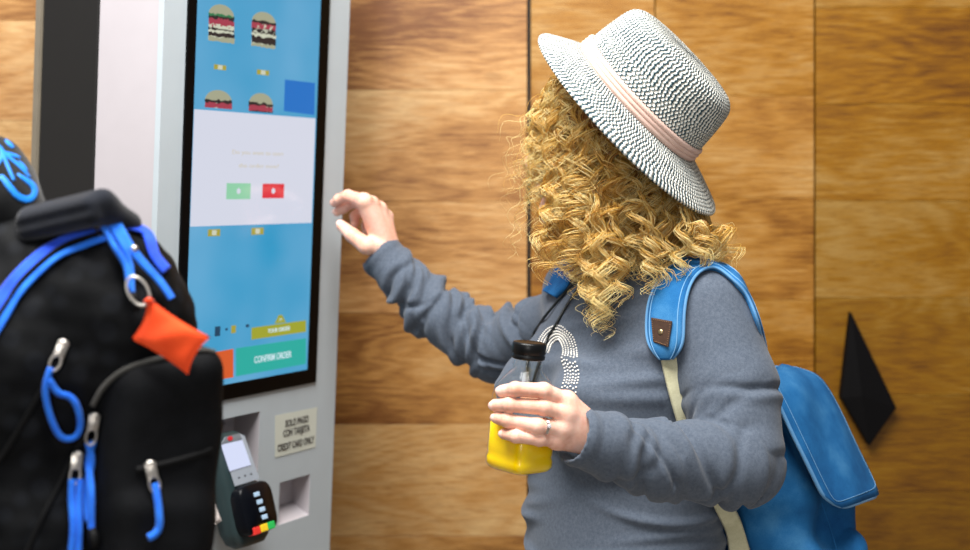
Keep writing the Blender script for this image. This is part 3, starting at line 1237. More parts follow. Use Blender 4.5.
d = smax(d, -V.cone(Hd(0.101, -0.02, -0.0655), Hd(0.101, 0.02, -0.0655), 0.0022, 0.0022), 0.003)
for s in (-1, 1):                                                                        # ears
    e = V.ell(Hd(-0.004, 0.078 * s, -0.004), (0.018, 0.008, 0.031), HR)
    e = smax(e, -V.ell(Hd(-0.002, 0.086 * s, 0.0), (0.010, 0.006, 0.019), HR), 0.004)
    d = smin(d, e, 0.006)
NB = body_pt(0, -0.010, 1.385)
d = smin(d, V.cone(Hd(-0.018, 0, -0.05), NB, 0.050, 0.054), 0.02)
d = np.maximum(d, NB[2] - 0.02 - V.Z)
hv, hq = V.mesh(d)
hv = relax(hv, hq, 1, 0.3)
head_tree = bvh(hv, hq)

# legs and hidden trunk
V = Vol((-0.06, 1.42, 0.0), (0.44, 1.95, 1.42), 0.0075)
d = trunk(V, -0.016)
d = np.maximum(d, 0.80 - V.Z)
legs = []
for s in (-1, 1):
    hip, knee, ank = body_pt(0.09 * s, 0.0, 0.84), body_pt(0.092 * s, 0.025, 0.46), body_pt(0.088 * s, -0.02, 0.09)
    if s > 0:
        knee, ank = knee + FW * 0.02, ank + FW * 0.05
    legs.append((hip, knee, ank))
    d = smin(d, V.chain([hip, knee - UPZ * 0.0, ank], [0.082, 0.050, 0.036], 0.02), 0.03)
    d = smin(d, V.cone(ank - UPZ * 0.05, ank - UPZ * 0.062 + FW * 0.12, 0.028, 0.022), 0.015)
d = np.maximum(d, V.Z - 1.385)
d = np.maximum(d, 0.018 - V.Z)
lv, lq = V.mesh(d)
# forearms inside the sleeves
V = Vol((-0.21, 1.33, 1.10), (0.36, 2.04, 1.46), 0.006)
d = np.minimum(V.chain(LA[:4] + [LW], [0.034, 0.032, 0.032, 0.026, 0.0165], 0.01), V.chain(RA[:4] + [RW], [0.026, 0.024, 0.028, 0.026, 0.019], 0.01))
av, aq = V.mesh(d)


def skin_material():
    t = NT('skin')
    v = t.mapped()
    a = t.noise(v, 22, 4)
    b = t.noise(v, 190, 2)
    mx = t.math('ADD', t.math('MULTIPLY', a, 0.75), t.math('MULTIPLY', b, 0.25))
    t.l(t.ramp(mx, [(0.32, lin((214, 150, 124))), (0.52, lin((236, 184, 162))), (0.7, lin((246, 206, 188)))]), t.b.inputs['Base Color'])
    t.b.inputs['Subsurface Weight'].default_value = 0.15
    t.b.inputs['Subsurface Radius'].default_value = (0.012, 0.004, 0.002)
    t.b.inputs['Subsurface Scale'].default_value = 0.35
    t.b.inputs['Roughness'].default_value = 0.48
    t.b.inputs['Specular IOR Level'].default_value = 0.35
    wv = t.noise(t.mapped((1, 1, 1)), 420, 3)
    t.l(t.bump(wv, 0.18, 0.0008), t.b.inputs['Normal'])
    return t.m


M_SKIN = skin_material()
bv, bq_ = join_meshes([(hv, hq), (lhv, lhq), (rhv, rhq), (lv, lq), (av, aq)])
person = mobj('person', bv, bq_, M_SKIN, origin=np.array([TC[0], TC[1], 0.018]) * np.array([1, 1, 0]) + [0, 0, 0.0])
tag(person, 'curly-haired woman in a slate long-sleeved top reaching for the kiosk and holding juice', 'person')


def jersey():
    t = NT('slate_jersey')
    v = t.mapped()
    a = t.noise(v, 260, 3, 0.7)
    f = t.noise(t.mapped((1, 1, 3.0)), 1100, 2)
    mx = t.math('ADD', t.math('MULTIPLY', a, 0.5), t.math('MULTIPLY', f, 0.5))
    t.l(t.ramp(mx, [(0.35, lin((66, 75, 88))), (0.65, lin((92, 100, 112)))]), t.b.inputs['Base Color'])
    t.b.inputs['Roughness'].default_value = 0.9
    t.b.inputs['Specular IOR Level'].default_value = 0.15
    t.b.inputs['Sheen Weight'].default_value = 0.12
    t.l(t.bump(f, 0.25, 0.0006), t.b.inputs['Normal'])
    return t.m


shirt = mobj('shirt', sv, sq, jersey(), person)

# trousers and shoes (she stands on the floor)
V = Vol((-0.06, 1.42, 0.06), (0.44, 1.95, 1.02), 0.0075)
d = np.maximum(trunk(V, -0.010), 0.78 - V.Z)
for hip, knee, ank in legs:
    d = smin(d, V.chain([hip, knee, ank + UPZ * 0.01], [0.092, 0.060, 0.046], 0.02), 0.03)
d = np.maximum(d, V.Z - 0.99)
d = np.maximum(d, 0.088 - V.Z)
v_, q_ = V.mesh(d)
mobj('trousers', relax(v_, q_, 1), q_, fabric('dark_denim', (36, 44, 62), (50, 60, 82)), person)
M_SHOE = simple('shoe_canvas', (225, 222, 215), 0.7)
for hip, knee, ank in legs:
    V = Vol(ank - np.array([0.2, 0.2, 0.1]), ank + np.array([0.2, 0.2, 0.06]), 0.005)
    b = np.array([ank[0], ank[1], 0.0])
    d = smin(V.cone(b + UPZ * 0.045 - FW * 0.02, b + UPZ * 0.035 + FW * 0.135, 0.043, 0.036), V.cone(b + UPZ * 0.05, b + UPZ * 0.095, 0.043, 0.044), 0.02)
    d = np.maximum(d, 0.001 - V.Z)
    v_, q_ = V.mesh(d)
    mobj('shoe', v_, q_, M_SHOE, person)
M_EYE = simple('eye_white', (236, 232, 226), 0.2)
for s in (-1, 1):
    mb = MB()
    mb.sphere(Hd(0.078, 0.031 * s, 0.002), 0.0118, 16, 12)
    e = mb.build('eye', M_EYE, person)
    mb = MB()
    mb.sphere(Hd(0.0865, 0.031 * s, 0.002), (0.0042, 0.0055, 0.0055), 12, 8, HR)
    mb.build('iris', simple('iris_brown', (70, 48, 32), 0.2), e)
    mb = MB()
    pts = [Hd(0.092 - 0.004 * (t_ - 0.3) ** 2 - 0.012 * t_, (0.014 + 0.036 * t_) * s, 0.024 + 0.006 * math.sin(2.4 * t_)) for t_ in np.linspace(0, 1, 9)]
    mb.tube(pts, np.linspace(0.003, 0.0012, 9), 6)
    mb.build('eyebrow', simple('brow_hair', (150, 104, 56), 0.7), person)

# fingernails of the visible finger tips
M_NAIL = simple('nail', (244, 200, 184), 0.22, coat=0.3, var=0.02)


def nail(dip, tip, r, tree, view):
    a = nrm(tip - dip)
    up = nrm(view - a * (view @ a))
    c = tip + a * r * 0.15 + up * r * 0.55
    mb = MB()
    mb.sphere(c, (r * 0.85, r * 0.72, r * 0.50), 14, 10, np.stack([a, np.cross(up, a), up], 1))
    mb.build('fingernail', M_NAIL, person)


for pts, rs in LF:
    n_ = np.array(bottle_tree.find_nearest(Vector(pts[3]))[0])
    nail(pts[2], pts[3], rs[3], None, pts[3] - n_)
nail(R_THUMB[0][2], R_THUMB[0][3], R_THUMB[1][3], None, nrm([-0.1, -1.0, 0.35]))
nail(RF[0][0][2], RF[0][0][3], RF[0][1][3], None, nrm([-0.3, -0.3, 1.0]))
nail(RF[1][0][2], RF[1][0][3], RF[1][1][3], None, nrm([-0.6, -0.3, 0.8]))

# beaded arch on the chest
mb = MB()
arc = catmull([(541, 352), (545, 341), (553, 333.5), (562, 332.5), (569, 340), (573, 356), (574, 376), (572.5, 398)], 44)
cen = np.array([(a_ + b_) / 2 for a_, b_ in zip(arc[:-1], arc[1:])])
for i in range(len(cen)):
    t = nrm(arc[i + 1] - arc[i])
    nx = np.array([-t[1], t[0]])
    for j in range(-2, 4):
        p = cen[i] + nx * (j * 2.6 + 0.0) + t * (0.9 if j % 2 else 0)
        loc, n = hit(trunk_tree, p[0], p[1], 0.0016, 1.6)
        q = shirt_tree.find_nearest(Vector(loc))
        loc = np.array(q[0]) + np.array(q[1]) * 0.0008
        mb.sphere(loc, 0.00135, 6, 4)
mb.build('beaded_motif', simple('bead_white', (236, 232, 224), 0.25, var=0.02), shirt)
# ================================================================== straw hat
HA = nrm([0.69, -0.29, 0.66])
HU_ = nrm(np.array([0.69, 0, -0.72]) - HA * (np.array([0.69, 0, -0.72]) @ HA))     # towards the back of the hat
HW_ = np.cross(HA, HU_)
HATC = P(637, 102, 1.632)
hat = thing('straw_hat', 'white and dark teal woven straw hat with a pale pink band on her head', 'hat', HATC)
HK = np.stack([HU_, HW_, HA], 1)


def hp(u, w_, a):
    return HATC + HU_ * u + HW_ * w_ + HA * a


def hat_weave():
    t = NT('hat_weave')
    uv = t.n('ShaderNodeUVMap')
    sep = t.n('ShaderNodeSeparateXYZ')
    t.l(uv.outputs[0], sep.inputs[0])
    wob = t.noise(uv.outputs[0], 22, 2)
    U = t.math('ADD', sep.outputs[0], t.math('MULTIPLY', wob, 0.012))
    Vv = t.math('ADD', sep.outputs[1], t.math('MULTIPLY', wob, 0.003))
    row = t.math('MULTIPLY', Vv, 1 / 0.0041)
    fr = t.math('FRACT', row)
    rid = t.math('FLOOR', row)
    # slanted stitches, each row leaning the other way
    par = t.math('MODULO', rid, 2.0)
    lean = t.math('MULTIPLY', t.math('SUBTRACT', t.math('MULTIPLY', par, 2.0), 1.0), t.math('MULTIPLY', fr, 0.22))
    wn = t.n('ShaderNodeTexWhiteNoise', noise_dimensions='1D')
    t.l(rid, wn.inputs['W'])
    cu = t.math('ADD', t.math('MULTIPLY', U, 1 / 0.0058), t.math('ADD', lean, t.math('ADD', t.math('MULTIPLY', par, 0.5), t.math('MULTIPLY', wn.outputs[0], 0.6))))
    cw = t.math('SINE', t.math('MULTIPLY', cu, 2 * math.pi))
    rw = t.math('SINE', t.math('MULTIPLY', fr, math.pi))
    big = t.noise(uv.outputs[0], 90, 2)
    h = t.math('ADD', t.math('ADD', t.math('MULTIPLY', cw, 0.5), t.math('MULTIPLY', rw, 0.52)), t.math('MULTIPLY', big, 0.95))
    col = t.ramp(h, [(0.50, lin((50, 72, 80))), (0.64, lin((108, 128, 132))), (0.76, lin((188, 191, 184))), (0.95, lin((228, 226, 216)))])
    t.l(col, t.b.inputs['Base Color'])
    t.b.inputs['Roughness'].default_value = 0.75
    t.b.inputs['Specular IOR Level'].default_value = 0.25
    t.l(t.bump(h, 0.8, 0.0022), t.b.inputs['Normal'])
    return t.m


M_WEAVE = hat_weave()


def lathe(name, prof, mat, parent, n=128, warp=None, shift=False):
    """prof = (half length, half width, height); elliptical turn with arc-length UVs"""
    G, UVv = [], []
    acc = 0
    for i, (a, b, h) in enumerate(prof):
        if i:
            p0 = prof[i - 1]
            acc += math.hypot(a - p0[0], h - p0[2])
        ring = []
        for j in range(n):
            t = 2 * math.pi * j / n
            u, w_ = a * math.cos(t), b * math.sin(t)
            hh = h + (warp(t, a, h) if warp else 0)
            if shift:
                u += BSH * max(0, (a - 0.0985) / (BRA - 0.0985))
            ring.append(hp(u, w_, hh))
        G.append(ring)
        UVv.append(acc)
    mb = MB().grid(np.array(G), closed_v=True)
    o = mb.build(name, mat, parent, fix=False)
    uvl = o.data.uv_layers.new(name='UVMap')
    li = np.zeros(len(o.data.loops), np.int32)
    o.data.loops.foreach_get('vertex_index', li)
    uvs = np.zeros((len(li), 2), np.float32)
    k = 0
    circ_ = 0.86 if shift else 0.56
    for poly in o.data.polygons:
        js = [li[x] % n for x in poly.loop_indices]
        wrap = max(js) - min(js) > n / 2
        for x in poly.loop_indices:
            j = li[x] % n
            uu = (j + n if wrap and j < n / 2 else j) / n
            uvs[x] = (uu * circ_, UVv[li[x] // n])
    uvl.data.foreach_set('uv', uvs.ravel())
    return o


def crown_warp(t, a, h):
    return 0.0


cp = []
for h, a, b in ((-0.004, 0.100, 0.084), (0.0, 0.0995, 0.0835), (0.018, 0.0975, 0.0815), (0.040, 0.095, 0.079), (0.060, 0.092, 0.0765), (0.073, 0.0885, 0.073), (0.080, 0.083, 0.068),
                (0.0845, 0.075, 0.060), (0.0875, 0.060, 0.046), (0.0885, 0.04, 0.03), (0.0888, 0.02, 0.014), (0.0888, 0.001, 0.001)):
    cp.append((a, b, h))
ci = np.array(cp)
cs = catmull(ci, 60)
lathe('crown', [tuple(x) for x in cs], M_WEAVE, hat, warp=crown_warp)


BRA, BRB, BSH = 0.1545, 0.149, 0.011


def brim_warp(t, a, h):
    q = max(0, (a - 0.0985) / (BRA - 0.0985))
    c, s_ = math.cos(t), math.sin(t)
    return -q ** 1.15 * (0.024 * s_ ** 2 + (0.026 if c < 0 else 0.022) * c ** 2)


bp = []
for q in np.linspace(0, 1, 26):
    bp.append((0.0985 + (BRA - 0.0985) * q, 0.0825 + (BRB - 0.0825) * q, 0.0))
e = bp[-1]
for t in np.linspace(0.4, math.pi, 7):
    bp.append((e[0] + 0.0022 * math.sin(t), e[1] + 0.0022 * math.sin(t), e[2] - 0.0022 + 0.0022 * math.cos(t)))
for q in np.linspace(0.97, 0, 18):
    bp.append((0.0965 + (BRA - 0.0965) * q, 0.0805 + (BRB - 0.0805) * q, -0.0035))
lathe('brim', bp, M_WEAVE, hat, warp=brim_warp, shift=True)
# ribbon of three cords
M_BAND = fabric('hat_band', (208, 172, 158), (222, 192, 178), 700, 30, 0.4)
mb = MB()
for k_, (h, rr_) in enumerate(((0.0035, 0.0034), (0.0090, 0.0034), (0.0145, 0.0034))):
    a, b = 0.0990 - 0.09 * h, 0.0830 - 0.09 * h
    mb.tube([hp((a + 0.0006) * math.cos(t), (b + 0.0006) * math.sin(t), h) for t in np.linspace(0, 2 * math.pi, 120, endpoint=False)], rr_, 8, True, 1.0, HA)
a, b = 0.0985, 0.0825
mb.grid(np.array([[hp((a - 0.09 * h + 0.0020) * math.cos(t), (b - 0.09 * h + 0.0020) * math.sin(t), h) for t in np.linspace(0, 2 * math.pi, 120, endpoint=False)] for h in (-0.0005, 0.018)]), closed_v=True)
mb.build('hat_band', M_BAND, hat)

# ================================================================== hair
hair_rng = np.random.default_rng(21)
ELR = np.array([0.099, 0.081, 0.118])


def below_brim(p):
    """push points under the hat's brim"""
    r = p - HATC
    u, w_, a = r @ HU_, r @ HW_, r @ HA
    rad = np.sqrt(((u - BSH * 0.6) / BRA) ** 2 + (w_ / BRB) ** 2)
    q = np.clip((rad - 0.6) / 0.4, 0, 1.3)
    lim = -0.009 - 0.024 * q ** 1.15
    ex = np.where(rad < 1.16, np.maximum(0, a - lim), 0)
    return p - ex[:, None] * HA


def off_body(p, m):
    for i in range(len(p)):
        q = shirt_tree.find_nearest(Vector(p[i]), 0.06)
        if q[0] is not None:
            n, l0 = np.array(q[1]), np.array(q[0])
            dd = (p[i] - l0) @ n
            if dd < m:
                p[i] = l0 + n * m
    return p


NS = 84
strand_pts, strand_r, strand_c = [], [], []


def lock(root, outv, length, bulge, drift, nstr, curlR, lam, thick=0.00055, spread=0.0021, tone=0.5, head=True):
    t = np.linspace(0, 1, NS)
    c = root + np.outer(1 - np.exp(-3.2 * t), outv) * bulge + np.outer(t, [0, 0, -1.0]) * length + np.outer(t ** 1.6, drift)
    # keep the lock outside the head
    loc = (c - HC) @ HR / ELR
    rr_ = np.linalg.norm(loc, axis=1)
    k = np.where(rr_ < 1.0, 1.0 / np.maximum(rr_, 0.2), 1.0)
    c = HC + ((loc * k[:, None]) * ELR) @ HR.T
    c = off_body(below_brim(c), 0.016)
    cc = c.copy()
    for _ in range(3):
        cc[1:-1] = 0.25 * cc[:-2] + 0.5 * cc[1:-1] + 0.25 * cc[2:]
    c = cc
    T = np.gradient(c, axis=0)
    T /= np.linalg.norm(T, axis=1)[:, None] + 1e-9
    u = nrm(np.cross(T[0], [0.3, 0.9, 0.1]))
    N = []
    for i in range(NS):
        u = nrm(u - T[i] * (u @ T[i]))
        N.append(u)
    N = np.array(N)
    B = np.cross(T, N)
    seg = np.concatenate([[0], np.cumsum(np.linalg.norm(np.diff(c, axis=0), axis=1))])
    ph0 = hair_rng.uniform(0, 6.28)
    sgn = hair_rng.choice([-1, 1])
    lamv = lam * (1.25 - 0.45 * t)
    ang0 = np.cumsum(np.gradient(seg) / lamv) * 2 * math.pi
    for _ in range(nstr):
        ph = ph0 + hair_rng.normal(0, 0.30)
        R = curlR * hair_rng.uniform(0.85, 1.12) * (0.15 + 0.85 * np.clip(t * 2.2, 0, 1))
        o = hair_rng.normal(0, spread, 2)
        an = sgn * ang0 * hair_rng.uniform(0.96, 1.04) + ph
        p = c + N * (R * np.cos(an) + o[0] * (0.4 + t))[:, None] + B * (R * np.sin(an) + o[1] * (0.4 + t))[:, None]
        p = p + np.cumsum(hair_rng.normal(0, 0.00028, (NS, 3)), 0)
        p = below_brim(p)
        kcut = int(NS * hair_rng.uniform(0.82, 1.0))
        strand_pts.append(p if kcut >= NS - 1 else p[np.linspace(0, kcut, NS).astype(float).round().astype(int)] if False else np.stack([np.interp(np.linspace(0, kcut, NS), np.arange(NS), p[:, j]) for j in range(3)], 1))
        strand_r.append(thick * hair_rng.uniform(0.7, 1.25) * (1.0 - 0.65 * np.linspace(0, 1, NS) ** 3))
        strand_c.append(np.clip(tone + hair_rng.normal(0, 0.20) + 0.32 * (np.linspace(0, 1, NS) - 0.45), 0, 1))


def head_root(az, el):
    """az from straight ahead towards her left, el above the horizontal"""
    return HC + HR @ (ELR * np.array([math.cos(el) * math.cos(az), math.cos(el) * math.sin(az), math.sin(el)]))


R_ = math.radians
DN = np.array([0, 0, -1.0])
IMG_L = np.array([-1.0, 0, 0])
# side and back of the head
for i in range(215):
    az = R_(hair_rng.uniform(56, 215))
    el = R_(hair_rng.uniform(-22, 46))
    if az > R_(115):
        el = min(el, R_(hair_rng.uniform(-22, 14)))
    r0 = head_root(az, el)
    outv = nrm((r0 - HC) * np.array([1, 1, 0.0]))
    azd = math.degrees(az)
    zt = np.interp(azd, [48, 80, 110, 150, 215], [1.42, 1.395, 1.390, 1.395, 1.385]) + hair_rng.uniform(-0.01, 0.10)
    ln = max(0.07, r0[2] - zt)
    dr = np.array([hair_rng.normal(0, 0.012), hair_rng.normal(0, 0.01), 0]) + outv * hair_rng.uniform(-0.02, 0.028)
    if azd < 85:
        dr = dr - IMG_L * 0.014
    lock(r0, outv, ln, hair_rng.uniform(0.006, 0.032 if azd < 120 else 0.020), dr, 16, hair_rng.uniform(0.0065, 0.0125), hair_rng.uniform(0.027, 0.042), tone=hair_rng.uniform(0.25, 0.70) + (0.14 if azd < 95 else 0.0))
# fringe that springs out under the front of the brim and frames the face
for i in range(46):
    az = R_(hair_rng.uniform(-6, 66))
    el = R_(hair_rng.uniform(18, 58))
    r0 = head_root(az, el)
    outv = nrm(HF * hair_rng.uniform(0.2, 0.75) + HL * hair_rng.uniform(0.5, 1.0) + UPZ * hair_rng.uniform(-0.2, 0.2))
    ln = hair_rng.uniform(0.05, 0.15)
    lock(r0, outv, ln, hair_rng.uniform(0.012, 0.028), HL * hair_rng.uniform(0.0, 0.02) + HF * hair_rng.uniform(-0.03, 0.004), 14, hair_rng.uniform(0.006, 0.0105), hair_rng.uniform(0.026, 0.038), tone=hair_rng.uniform(0.5, 0.95))
# far side, seen past the face and the neck
for i in range(70):
    az = R_(hair_rng.uniform(-150, -35))
    r0 = head_root(az, R_(hair_rng.uniform(-15, 40)))
    outv = nrm((r0 - HC) * np.array([1, 1, 0.0]))
    ln = max(0.08, r0[2] - hair_rng.uniform(1.37, 1.47))
    lock(r0, outv, ln, hair_rng.uniform(0.0, 0.012), IMG_L * hair_rng.uniform(-0.02, 0.004), 8, hair_rng.uniform(0.006, 0.010), hair_rng.uniform(0.03, 0.045), tone=hair_rng.uniform(0.3, 0.7))
# the long front locks lying on the chest
for (x0, y0, x1, y1, d_, tn) in ((585, 190, 594, 330, 1.575, 0.6), (592, 200, 604, 325, 1.57, 0.66), (580, 200, 588, 318, 1.585, 0.55), (600, 210, 598, 334, 1.565, 0.7), (575, 190, 582, 300, 1.60, 0.5),
                             (608, 200, 612, 300, 1.56, 0.55), (562, 190, 566, 285, 1.61, 0.5), (553, 190, 557, 276, 1.64, 0.45), (668, 205, 664, 282, 1.565, 0.6), (690, 200, 690, 268, 1.565, 0.6),
                             (700, 205, 712, 268, 1.57, 0.55), (712, 205, 730, 268, 1.60, 0.5), (650, 205, 652, 282, 1.56, 0.55), (682, 205, 676, 276, 1.555, 0.68), (640, 190, 640, 250, 1.56, 0.5)):
    a, b = P(x0, y0, d_ - 0.005), P(x1, y1, d_ - 0.015)
    for q in range(2):
        j = hair_rng.normal(0, 0.005, 3)
        lock(a + j, np.array([0, -1.0, 0]), a[2] - b[2], 0.008, np.array([b[0] - a[0], b[1] - a[1], 0]) + j, 16, hair_rng.uniform(0.008, 0.0125), hair_rng.uniform(0.028, 0.038), tone=tn + 0.1)
# loose flyaway hairs
for i in range(120):
    az = R_(hair_rng.uniform(-10, 200))
    r0 = head_root(az, R_(hair_rng.uniform(-25, 40)))
    outv = nrm((r0 - HC) * np.array([1, 1, 0.3]) + hair_rng.normal(0, 0.03, 3))
    lock(r0, outv, hair_rng.uniform(0.05, 0.16), hair_rng.uniform(0.014, 0.034), hair_rng.normal(0, 0.02, 3) * [1, 1, 0.3], 2, hair_rng.uniform(0.005, 0.012), hair_rng.uniform(0.028, 0.05), thick=0.00028, spread=0.006, tone=0.75)

SP = np.array(strand_pts)
SR = np.array(strand_r)
SCo = np.array(strand_c)
nst = len(SP)
T = np.gradient(SP, axis=1)
T /= np.linalg.norm(T, axis=2)[:, :, None] + 1e-9
ref = np.array([0.28, 0.61, 0.74])
N1 = np.cross(T, ref)
N1 /= np.linalg.norm(N1, axis=2)[:, :, None] + 1e-9
N2 = np.cross(T, N1)
ang = np.arange(3) * 2 * math.pi / 3
HV = SP[:, :, None] + SR[:, :, None, None] * (np.cos(ang)[None, None, :, None] * N1[:, :, None] + np.sin(ang)[None, None, :, None] * N2[:, :, None])
base = (np.arange(nst)[:, None, None] * NS + np.arange(NS - 1)[None, :, None]) * 3
j = np.arange(3)[None, None, :]
j2 = (j + 1) % 3
HQ = np.stack([base + j, base + j2, base + 3 + j2, base + 3 + j], -1).reshape(-1, 4)
HVf = HV.reshape(-1, 3)
ncol = np.repeat(SCo.reshape(-1), 3)
# the dense mass under the curls
V = Vol(HC - np.array([0.15, 0.14, 0.20]), HC + np.array([0.17, 0.14, 0.14]), 0.0035)
d = V.ell(Hd(-0.016, 0, 0.018), (0.092, 0.086, 0.104), HR)
d = smin(d, V.ell(Hd(-0.045, 0.012, -0.075), (0.066, 0.078, 0.062), HR), 0.04)
d = np.maximum(d, -V.plane(Hd(0.040, 0, 0), -HF) * -1.0 if False else V.plane(Hd(0.046, 0, 0), HF))
d = np.maximum(d, V.plane(HATC - HA * 0.012, HA) - 0.0)
mv, mq = V.mesh(d)
mv = relax(mv, mq, 1)
mn = vnormals(mv, mq)
mv = mv + mn * (0.003 * snoise(mv, 130, 9))[:, None]


def hair_material():
    t = NT('golden_hair')
    at = t.n('ShaderNodeAttribute')
    at.attribute_name = 'tone'
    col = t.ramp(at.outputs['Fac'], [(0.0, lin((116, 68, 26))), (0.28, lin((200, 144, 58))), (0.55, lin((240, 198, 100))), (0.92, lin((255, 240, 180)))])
    t.l(col, t.b.inputs['Base Color'])
    t.b.inputs['Roughness'].default_value = 0.36
    t.b.inputs['Specular IOR Level'].default_value = 0.55
    tr = t.n('ShaderNodeBsdfTranslucent')
    t.l(col, tr.inputs[0])
    mx = t.n('ShaderNodeMixShader')
    mx.inputs[0].default_value = 0.36
    t.l(t.b.outputs[0], mx.inputs[1])
    t.l(tr.outputs[0], mx.inputs[2])
    t.l(mx.outputs[0], t.t.nodes['Material Output'].inputs[0])
    return t.m


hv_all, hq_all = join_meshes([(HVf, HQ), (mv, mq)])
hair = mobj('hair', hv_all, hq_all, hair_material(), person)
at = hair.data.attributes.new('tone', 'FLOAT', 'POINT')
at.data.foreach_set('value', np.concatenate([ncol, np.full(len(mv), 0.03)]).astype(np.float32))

# ================================================================== juice bottle
def glass():
    t = NT('clear_bottle_glass')
    v = t.mapped()
    bp_ = t.bump(t.noise(v, 60, 2), 0.25, 0.002)
    gl = t.n('ShaderNodeBsdfGlossy')
    gl.inputs['Roughness'].default_value = 0.08
    t.l(bp_, gl.inputs['Normal'])
    tr = t.n('ShaderNodeBsdfTransparent')
    tr.inputs[0].default_value = (0.985, 0.99, 0.97, 1)
    fr = t.n('ShaderNodeLayerWeight')
    fr.inputs['Blend'].default_value = 0.5
    t.l(bp_, fr.inputs['Normal'])
    mx = t.n('ShaderNodeMixShader')
    t.l(t.math('ADD', t.math('MULTIPLY', t.math('POWER', fr.outputs['Facing'], 3.0), 0.5), 0.015), mx.inputs[0])
    t.l(tr.outputs[0], mx.inputs[1])
    t.l(gl.outputs[0], mx.inputs[2])
    t.l(mx.outputs[0], t.t.nodes['Material Output'].inputs[0])
    return t.m


bottle = thing('juice_bottle', 'clear square juice bottle half full of orange juice in her hand', 'bottle', B_BASE)
mb = MB().grid(Gb, closed_v=True)
mb.f.append(tuple(range(kk))[::-1])
mb.mi.append(0)
mb.build('bottle_shell', glass(), bottle)
hs = [p for p in B_PROF if p[0] < 0.048] + [(0.0505, 0.0286, 6)]
Gj = bottle_rings([(h + (0.0009 if h == 0 else 0), r, p) for h, r, p in hs], 0.0009)
mb = MB().grid(Gj, closed_v=True)
o1, o2 = 0, (len(Gj) - 1) * kk
mb.f += [tuple(range(kk))[::-1], tuple(o2 + i for i in range(kk))]
mb.mi += [0, 0]
t = NT('orange_juice')
t.l(t.ramp(t.noise(t.mapped(), 40, 2), [(0.3, lin((255, 206, 0))), (0.7, lin((255, 216, 4)))]), t.b.inputs['Base Color'])
t.b.inputs['Subsurface Weight'].default_value = 0.25
t.b.inputs['Subsurface Radius'].default_value = (0.03, 0.018, 0.003)
t.b.inputs['Subsurface Scale'].default_value = 0.5
t.b.inputs['Roughness'].default_value = 0.25
mb.build('juice', t.m, bottle)
mb = MB()
G = []
for h, r in ((0.1195, 0.0), (0.1195, 0.0168), (0.1205, 0.0180), (0.1235, 0.0182), (0.1245, 0.0174), (0.1255, 0.0174), (0.1265, 0.0183), (0.1355, 0.0183), (0.1375, 0.0172), (0.1380, 0.015), (0.1374, 0.013), (0.1374, 0.0)):
    G.append([B_BASE + B_R @ np.array([max(r, 1e-5) * (1 + (0.012 if (i % 2 and 0.0168 < r and h > 0.126) else 0)) * math.cos(2 * math.pi * i / 96), max(r, 1e-5) * (1 + (0.012 if (i % 2 and 0.0168 < r and h > 0.126) else 0)) * math.sin(2 * math.pi * i / 96), h]) for i in range(96)])
mb.grid(np.array(G), closed_v=True)
mb.build('bottle_cap', simple('cap_black', (10, 11, 12), 0.35, spec=0.25), bottle)

# ------------------------------------------------------------------ ring
ra_, rb_ = LF[2][0][0], LF[2][0][1]
rc = ra_ + (rb_ - ra_) * 0.76
rax = nrm(rb_ - ra_)
up = nrm(np.array([0.1, -1, 0.25]) - rax * (np.array([0.1, -1, 0.25]) @ rax))
sd = np.cross(rax, up)
RRAD = 0.0091
ring = thing('finger_ring', 'silver ring with a clear stone on the ring finger of the hand holding juice', 'ring', rc)
M_SIL = simple('silver', (216, 214, 210), 0.18, 1.0)
mb = MB()
for o_ in (-0.0013, 0.0006):
    mb.tube([rc + rax * o_ + (up * math.cos(t) + sd * math.sin(t)) * RRAD for t in np.linspace(0, 2 * math.pi, 40, endpoint=False)], 0.00075, 8, True)
mb.build('ring_band', M_SIL, ring)
mb = MB()
for q in range(4):
    a = math.pi / 4 + q * math.pi / 2
    mb.tube([rc + up * (RRAD - 0.0002), rc + up * (RRAD + 0.0026) + (rax * math.cos(a) + sd * math.sin(a)) * 0.0021], 0.0004, 6)
mb.build('stone_setting', M_SIL, ring)
gm = NT('clear_stone')
gm.b.inputs['Base Color'].default_value = (0.95, 0.96, 1, 1)
gm.b.inputs['Roughness'].default_value = 0.03
gm.b.inputs['Specular IOR Level'].default_value = 1.0
gm.b.inputs['Coat Weight'].default_value = 1.0
gm.b.inputs['Transmission Weight'].default_value = 0.4
mb = MB()
k = 10
Gs = [[rc + up * (RRAD + h) + (rax * math.cos(2 * math.pi * i / k) + sd * math.sin(2 * math.pi * i / k)) * r for i in range(k)] for h, r in ((0.0005, 0.0003), (0.0022, 0.0024), (0.0028, 0.0024), (0.0036, 0.0014), (0.0036, 0.0001))]
mb.grid(np.array(Gs), closed_v=True)
mb.build('stone', gm.m, ring, smooth=False)

# ------------------------------------------------------------------ cord round her neck
M_CORD = simple('cord_black', (20, 24, 24), 0.35)
cord = thing('neck_cord', 'thin black cord hanging round her neck under the curls', 'cord', P(560, 300, 1.62))
for pts in (((588, 276, 1.585), (574, 286, 1.60), (558, 304, 1.60), (545, 320, 1.60), (535, 333, 1.60), (529, 356, 1.60), (528, 384, 1.60)),
            ((602, 268, 1.57), (586, 282, 1.58), (570, 304, 1.60), (558, 325, 1.60), (549, 340, 1.60), (541, 362, 1.60), (533, 386, 1.60))):
    c = catmull([hit(shirt_tree, x, y, 0.003, d)[0] for x, y, d in pts], 40)
    MB().tube(c, 0.0019, 8).build('cord_strand', M_CORD, cord)
c, n_ = hit(shirt_tree, 531, 390, 0.006, 1.6)
mb = MB()
mb.sphere(c, (0.007, 0.004, 0.011))
mb.build('cord_toggle', M_CORD, cord)
# ================================================================== blue denim backpack on her back


